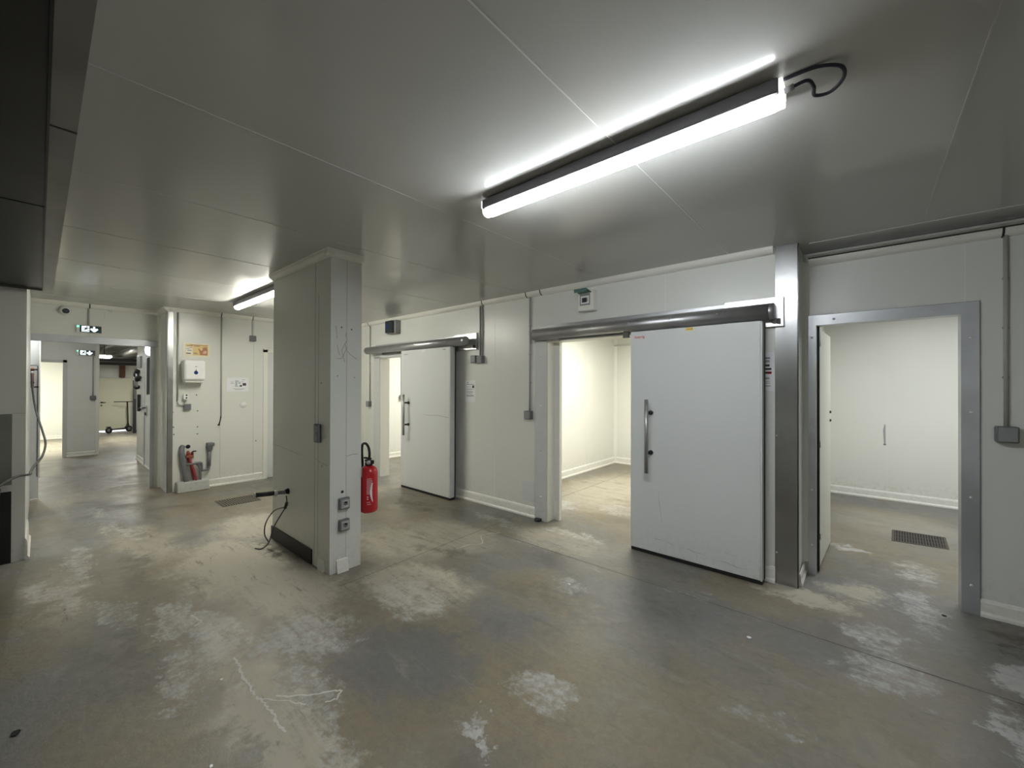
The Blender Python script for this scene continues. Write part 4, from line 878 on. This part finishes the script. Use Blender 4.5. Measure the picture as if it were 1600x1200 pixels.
# ------------------------------------------------------------------ floor drains and scraps
def drain(name, quad, n, lab, m):
    q = [Vector((x, y, 0)) for x, y in quad]; c = sum(q, Vector())/4
    t = thing('floor_drain', lab, 'drain', c, 'floor drains')
    b = MB(); z1 = Vector((0, 0, .004))
    inn = [c+(p-c)*.9 for p in q]
    for i in range(4): b.prism([q[i], q[(i+1) % 4], inn[(i+1) % 4], inn[i]], z1, m)
    b.done('frame', t)
    b = MB(); b.prism([p+(c-p)*.08 for p in q], (0, 0, .0012), M['hole']); b.done('sump', t)
    b = MB()
    for k in range(n):
        f0 = (k+.25)/n; f1 = (k+.62)/n
        a, d_ = inn[0].lerp(inn[1], f0), inn[3].lerp(inn[2], f0); a2, d2_ = inn[0].lerp(inn[1], f1), inn[3].lerp(inn[2], f1); b.prism([a, a2, d2_, d_], (0, 0, .0035), M['grate_bar'] if name == 'e' else m)
    for f in (.33, .66):
        a, c1 = inn[0].lerp(inn[3], f), inn[1].lerp(inn[2], f); w_ = (inn[3]-inn[0])*.03; b.prism([a, c1, c1+w_, a+w_], (0, 0, .003), m)
    b.done('grate', t)
drain('d', [(.235, 6.25), (.655, 6.30), (.635, 5.86), (.215, 5.80)], 18, 'rectangular floor grate inside the right cold room', M['grate'])
drain('e', [(-6.75, 1.58), (-6.75, 2.03), (-6.36, 2.03), (-6.36, 1.58)], 14, 'rusty square floor grate left of the pillar', M['grate'])
def scrap(x, y, s, m, lab):
    b = MB(); pts = [(x+s*random.uniform(.5, 1)*math.cos(a), y+s*.7*random.uniform(.5, 1)*math.sin(a), .001) for a in [k*math.pi/3.5 for k in range(7)]]
    b.prism(pts, (0, 0, .004), m); label(b.done('litter_scrap', loc=(x, y, 0)), lab, 'litter', 'scraps on the floor')
scrap(-1.80, 2.80, .018, M['paper'], 'white paper crumb on the floor in front of the large sliding door')
scrap(-.557, 2.962, .022, M['paper'], 'white paper crumb on the floor in front of the steel cladding')
scrap(-2.947, -.061, .03, M['hole'], 'dark dead leaf scrap on the floor at the lower left')
scrap(.422, 4.142, .022, M['hole'], 'dark scrap on the threshold of the open right doorway')
scrap(-2.071, .479, .012, M['paper'], 'tiny white crumb at the bottom edge left of the middle')
scrap(-2.64, .655, .012, M['paper'], 'tiny white crumb beside the limed floor crack')

# ------------------------------------------------------------------ corridor and store beyond the passage
dc = thing('door_6', 'white corridor door with long dark vision panel and lever handle', 'door', (-10.1, 1.39, 0), kind='structure')
b = MB(); b.box((-10.75, 1.368, .01), (-9.75, 1.39, 2.25), M['door'], .003); b.done('leaf', dc)
b = MB(); b.box((-10.46, 1.352, 1.42), (-9.98, 1.372, 2.12), M['hole'], .005); b.done('vision_panel', dc)
b = MB(); b.box((-9.98, 1.350, 1.40), (-9.93, 1.375, 2.14), M['silver'], .004); b.box((-10.52, 1.350, 1.40), (-10.46, 1.375, 2.14), M['silver'], .004); b.done('panel_frame', dc)
h = MB(); h.box((-10.62, 1.352, .99), (-10.50, 1.369, 1.20), M['silver'], .003); h = h.done('handle_plate', dc)
b = MB(); b.tube([(-10.545, 1.36, 1.155), (-10.545, 1.285, 1.155), (-10.30, 1.28, 1.15)], .016, M['pvcgrey'], 10); b.done('lever', h)
b = MB(); b.box((-10.60, 1.335, 1.01), (-10.52, 1.353, 1.065), M['black']); b.done('keyhole', h)
b = MB(); b.box((-9.74, 1.355, 0), (-9.66, 1.39, 2.30), M['alu'], .003); b.box((-10.84, 1.355, 0), (-10.76, 1.39, 2.30), M['alu'], .003); b.box((-10.84, 1.355, 2.25), (-9.66, 1.39, 2.30), M['alu'], .003); b.done('frame', dc)
bl = thing('bulkhead_lamp', 'bright round bulkhead lamp high on the corridor wall', 'light', (-9.9, 1.355, 2.25))
b = MB(); b.lathe([(.11, 0), (.11, .03), (0, .03)], (-9.9, 1.355, 2.235), M['white'], axis=(0, -1, 0), seg=24); b.done('base', bl)
b = MB(); b.lathe([(.10, .03), (.095, .06), (.06, .095), (0, .105)], (-9.9, 1.355, 2.235), M['lamp_far'], axis=(0, -1, 0), seg=24); b.done('diffuser', bl)
bl = thing('ceiling_fitting', 'oval glowing lamp under the dark pipes at the far end of the passage', 'light', (-15.3, 1.13, 2.38))
b = MB(); b.box((-15.5, .98, 2.37), (-15.1, 1.27, 2.40), M['white'], .01); b.tube([(-15.3, 1.13, 2.40), (-15.3, 1.13, H)], .01, M['black'], 8); b.done('base', bl)
b = MB(); b.box((-15.48, .99, 2.31), (-15.12, 1.26, 2.37), M['lamp_far'], .028, 3); b.done('diffuser', bl)
t = thing('conduit', 'thin conduit to a small round switch on the corridor end wall', 'conduit', (-13.3, .80, 1.3))
b = MB(); b.tube([(-13.288, .80, 2.25), (-13.288, .80, 1.35)], .012, M['conduit'], 8); b.done('pipe', t)
b = MB(); b.box((-13.3, .75, 1.25), (-13.24, .85, 1.35), M['pvcgrey'], .02); b.done('switch', t)
b = MB(); b.box((-13.31, .336, 0), (-13.28, .40, 2.14), M['jamb'], .004); b.box((-13.31, -.75, 2.08), (-13.28, .40, 2.14), M['jamb'], .004); struct(b.done('trim_16'), 'lining of the bright doorway at the corridor end', 'trim')
b = MB(); b.box((-13.43, .84, 0), (-13.27, .90, H), M['pvc'], .004); struct(b.done('trim_17'), 'white corner strip at the corridor end', 'trim')
fd = thing('door_7', 'cream door at the very end behind the scooter', 'door', (-19.5, 1.7, 0), kind='structure')
b = MB(); b.box((-19.50, 1.28, .045), (-19.44, 2.10, 1.84), M['cream'], .004); b.done('leaf', fd)
b = MB(); b.box((-19.44, 1.35, .98), (-19.41, 1.40, 1.02), M['black']); b.box((-19.41, 1.35, .99), (-19.39, 1.48, 1.01), M['black']); b.box((-19.44, 1.35, .88), (-19.42, 1.39, .92), M['black']); b.done('handle', fd)
sc = thing('scooter', 'black kick scooter parked in front of the cream door', 'scooter', (-18.9, 1.75, 0))
RW, FW = Vector((-18.75, 1.50, .10)), Vector((-19.10, 2.02, .10)); dv = (FW-RW).normalized(); sv = Vector((-dv.y, dv.x, 0))
for pnt in (RW, FW):
    b = MB(); b.lathe([(.055, -.022), (.09, -.022), (.10, -.012), (.10, .012), (.09, .022), (.055, .022), (.055, -.022)], pnt, M['black'], axis=sv, seg=22); wv = b.done('wheel', sc)
    b = MB(); b.lathe([(0, -.018), (.056, -.016), (.056, .016), (0, .018)], pnt, M['pvcgrey'], axis=sv, seg=16); b.done('hub', wv)
b = MB(); a = RW+dv*.02; e = FW-dv*.12; up = Vector((0, 0, 1)); b.prism([a+sv*.07+up*.0, e+sv*.07, e-sv*.07, a-sv*.07], (0, 0, .035), M['black']); b.tube([e+up*.02, FW-dv*.02+up*.16], .03, M['black'], 10); b.done('deck', sc)
b = MB(); b.tube([FW-dv*.0+up*.02, FW-dv*.03+up*.18, FW-dv*.06+up*.92], .02, M['black'], 10); b.done('stem', sc)
b = MB(); q = FW-dv*.06+up*.92; b.tube([q-Vector((.1, .32, 0)), q, q+Vector((.1, .20, 0))], .014, M['black'], 8); b.done('handlebar', sc)
b = MB(); b.tube([FW-dv*.03+up*.22, FW+sv*.03+up*.10], .02, M['black'], 8); b.done('fork', sc)
b = MB(); b.box(RW+Vector((-.05, -.07, .10)), RW+Vector((.05, .05, .12)), M['black'], .01); b.done('mudguard', sc)
b = MB(); b.box((-18.3, 2.02, 0), (-18.2, 2.10, 1.75), M['black']); label(b.done('steel_post', loc=(-18.25, 2.06, 0)), 'slim black post beside the cream door', 'post')
b = MB(); b.box((-19.45, 1.80, 1.85), (-19.2, 1.93, 2.30), M['rust'], .004); label(b.done('steel_beam', loc=(-19.3, 1.86, 1.85)), 'rust brown steel upright over the cream door', 'beam')
for i, (y, z, r, m, lb) in enumerate(((1.15, 2.66, .05, 'steel_dark', 'dark pipe highest under the far ceiling'), (1.6, 2.55, .09, 'silver', 'shiny round duct under the far ceiling'), (1.95, 2.48, .05, 'silver', 'thin bright pipe beside the round duct'))):
    b = MB(); b.tube([(-19.5, y, z), (-13.6, y+.12, z)], r, M[m], 14); label(b.done('ceiling_pipe', loc=(-16, y, z)), lb, 'pipe', 'pipes in the far store room')
b = MB(); b.box((-18.1, .9, 2.30), (-17.2, 2.9, 2.40), M['black'], .01); b.box((-18.05, .9, 2.22), (-17.9, 2.9, 2.305), M['black'], .01); label(b.done('cable_tray', loc=(-18, 1.9, 2.33)), 'dark cable tray crossing above the cream door', 'tray')
t = thing('pipe_manifold', 'dark valve cluster high on the corridor wall past the vision panel', 'valves', (-11.6, 1.39, 1.5))
b = MB(); b.box((-11.80, 1.36, 1.95), (-11.35, 1.39, 2.20), M['pvcmid'], .01); b.done('board', t)
for (x, z, r) in ((-11.75, 1.82, .06), (-11.60, 1.88, .05), (-11.55, 1.72, .06), (-11.4, 1.75, .04), (-11.62, 1.55, .05)):
    b = MB(); b.lathe([(0, .09), (r*.8, .08), (r, .04), (r*.6, 0)], (x, 1.39, z), M['black'], axis=(0, -1, 0), seg=14); b.done('valve', t)
b = MB(); b.tube([(-11.75, 1.34, 1.3), (-11.75, 1.34, 1.85), (-11.6, 1.34, 1.9), (-11.55, 1.34, 1.55)], .02, M['silver'], 8); b.done('pipework', t)
b = MB(); b.box((-11.45, 1.33, 1.05), (-11.38, 1.38, 1.40), M['black'], .01); b.box((-11.55, 1.34, 1.08), (-11.30, 1.375, 1.13), M['black'], .01)
label(b.done('hand_brush', loc=(-11.4, 1.36, 1.05)), 'black brush hanging on the corridor wall left of the lever handle', 'brush')

# internal helper values are not part of the scene description
for o in SC.objects:
    if '_w' in o: del o['_w']
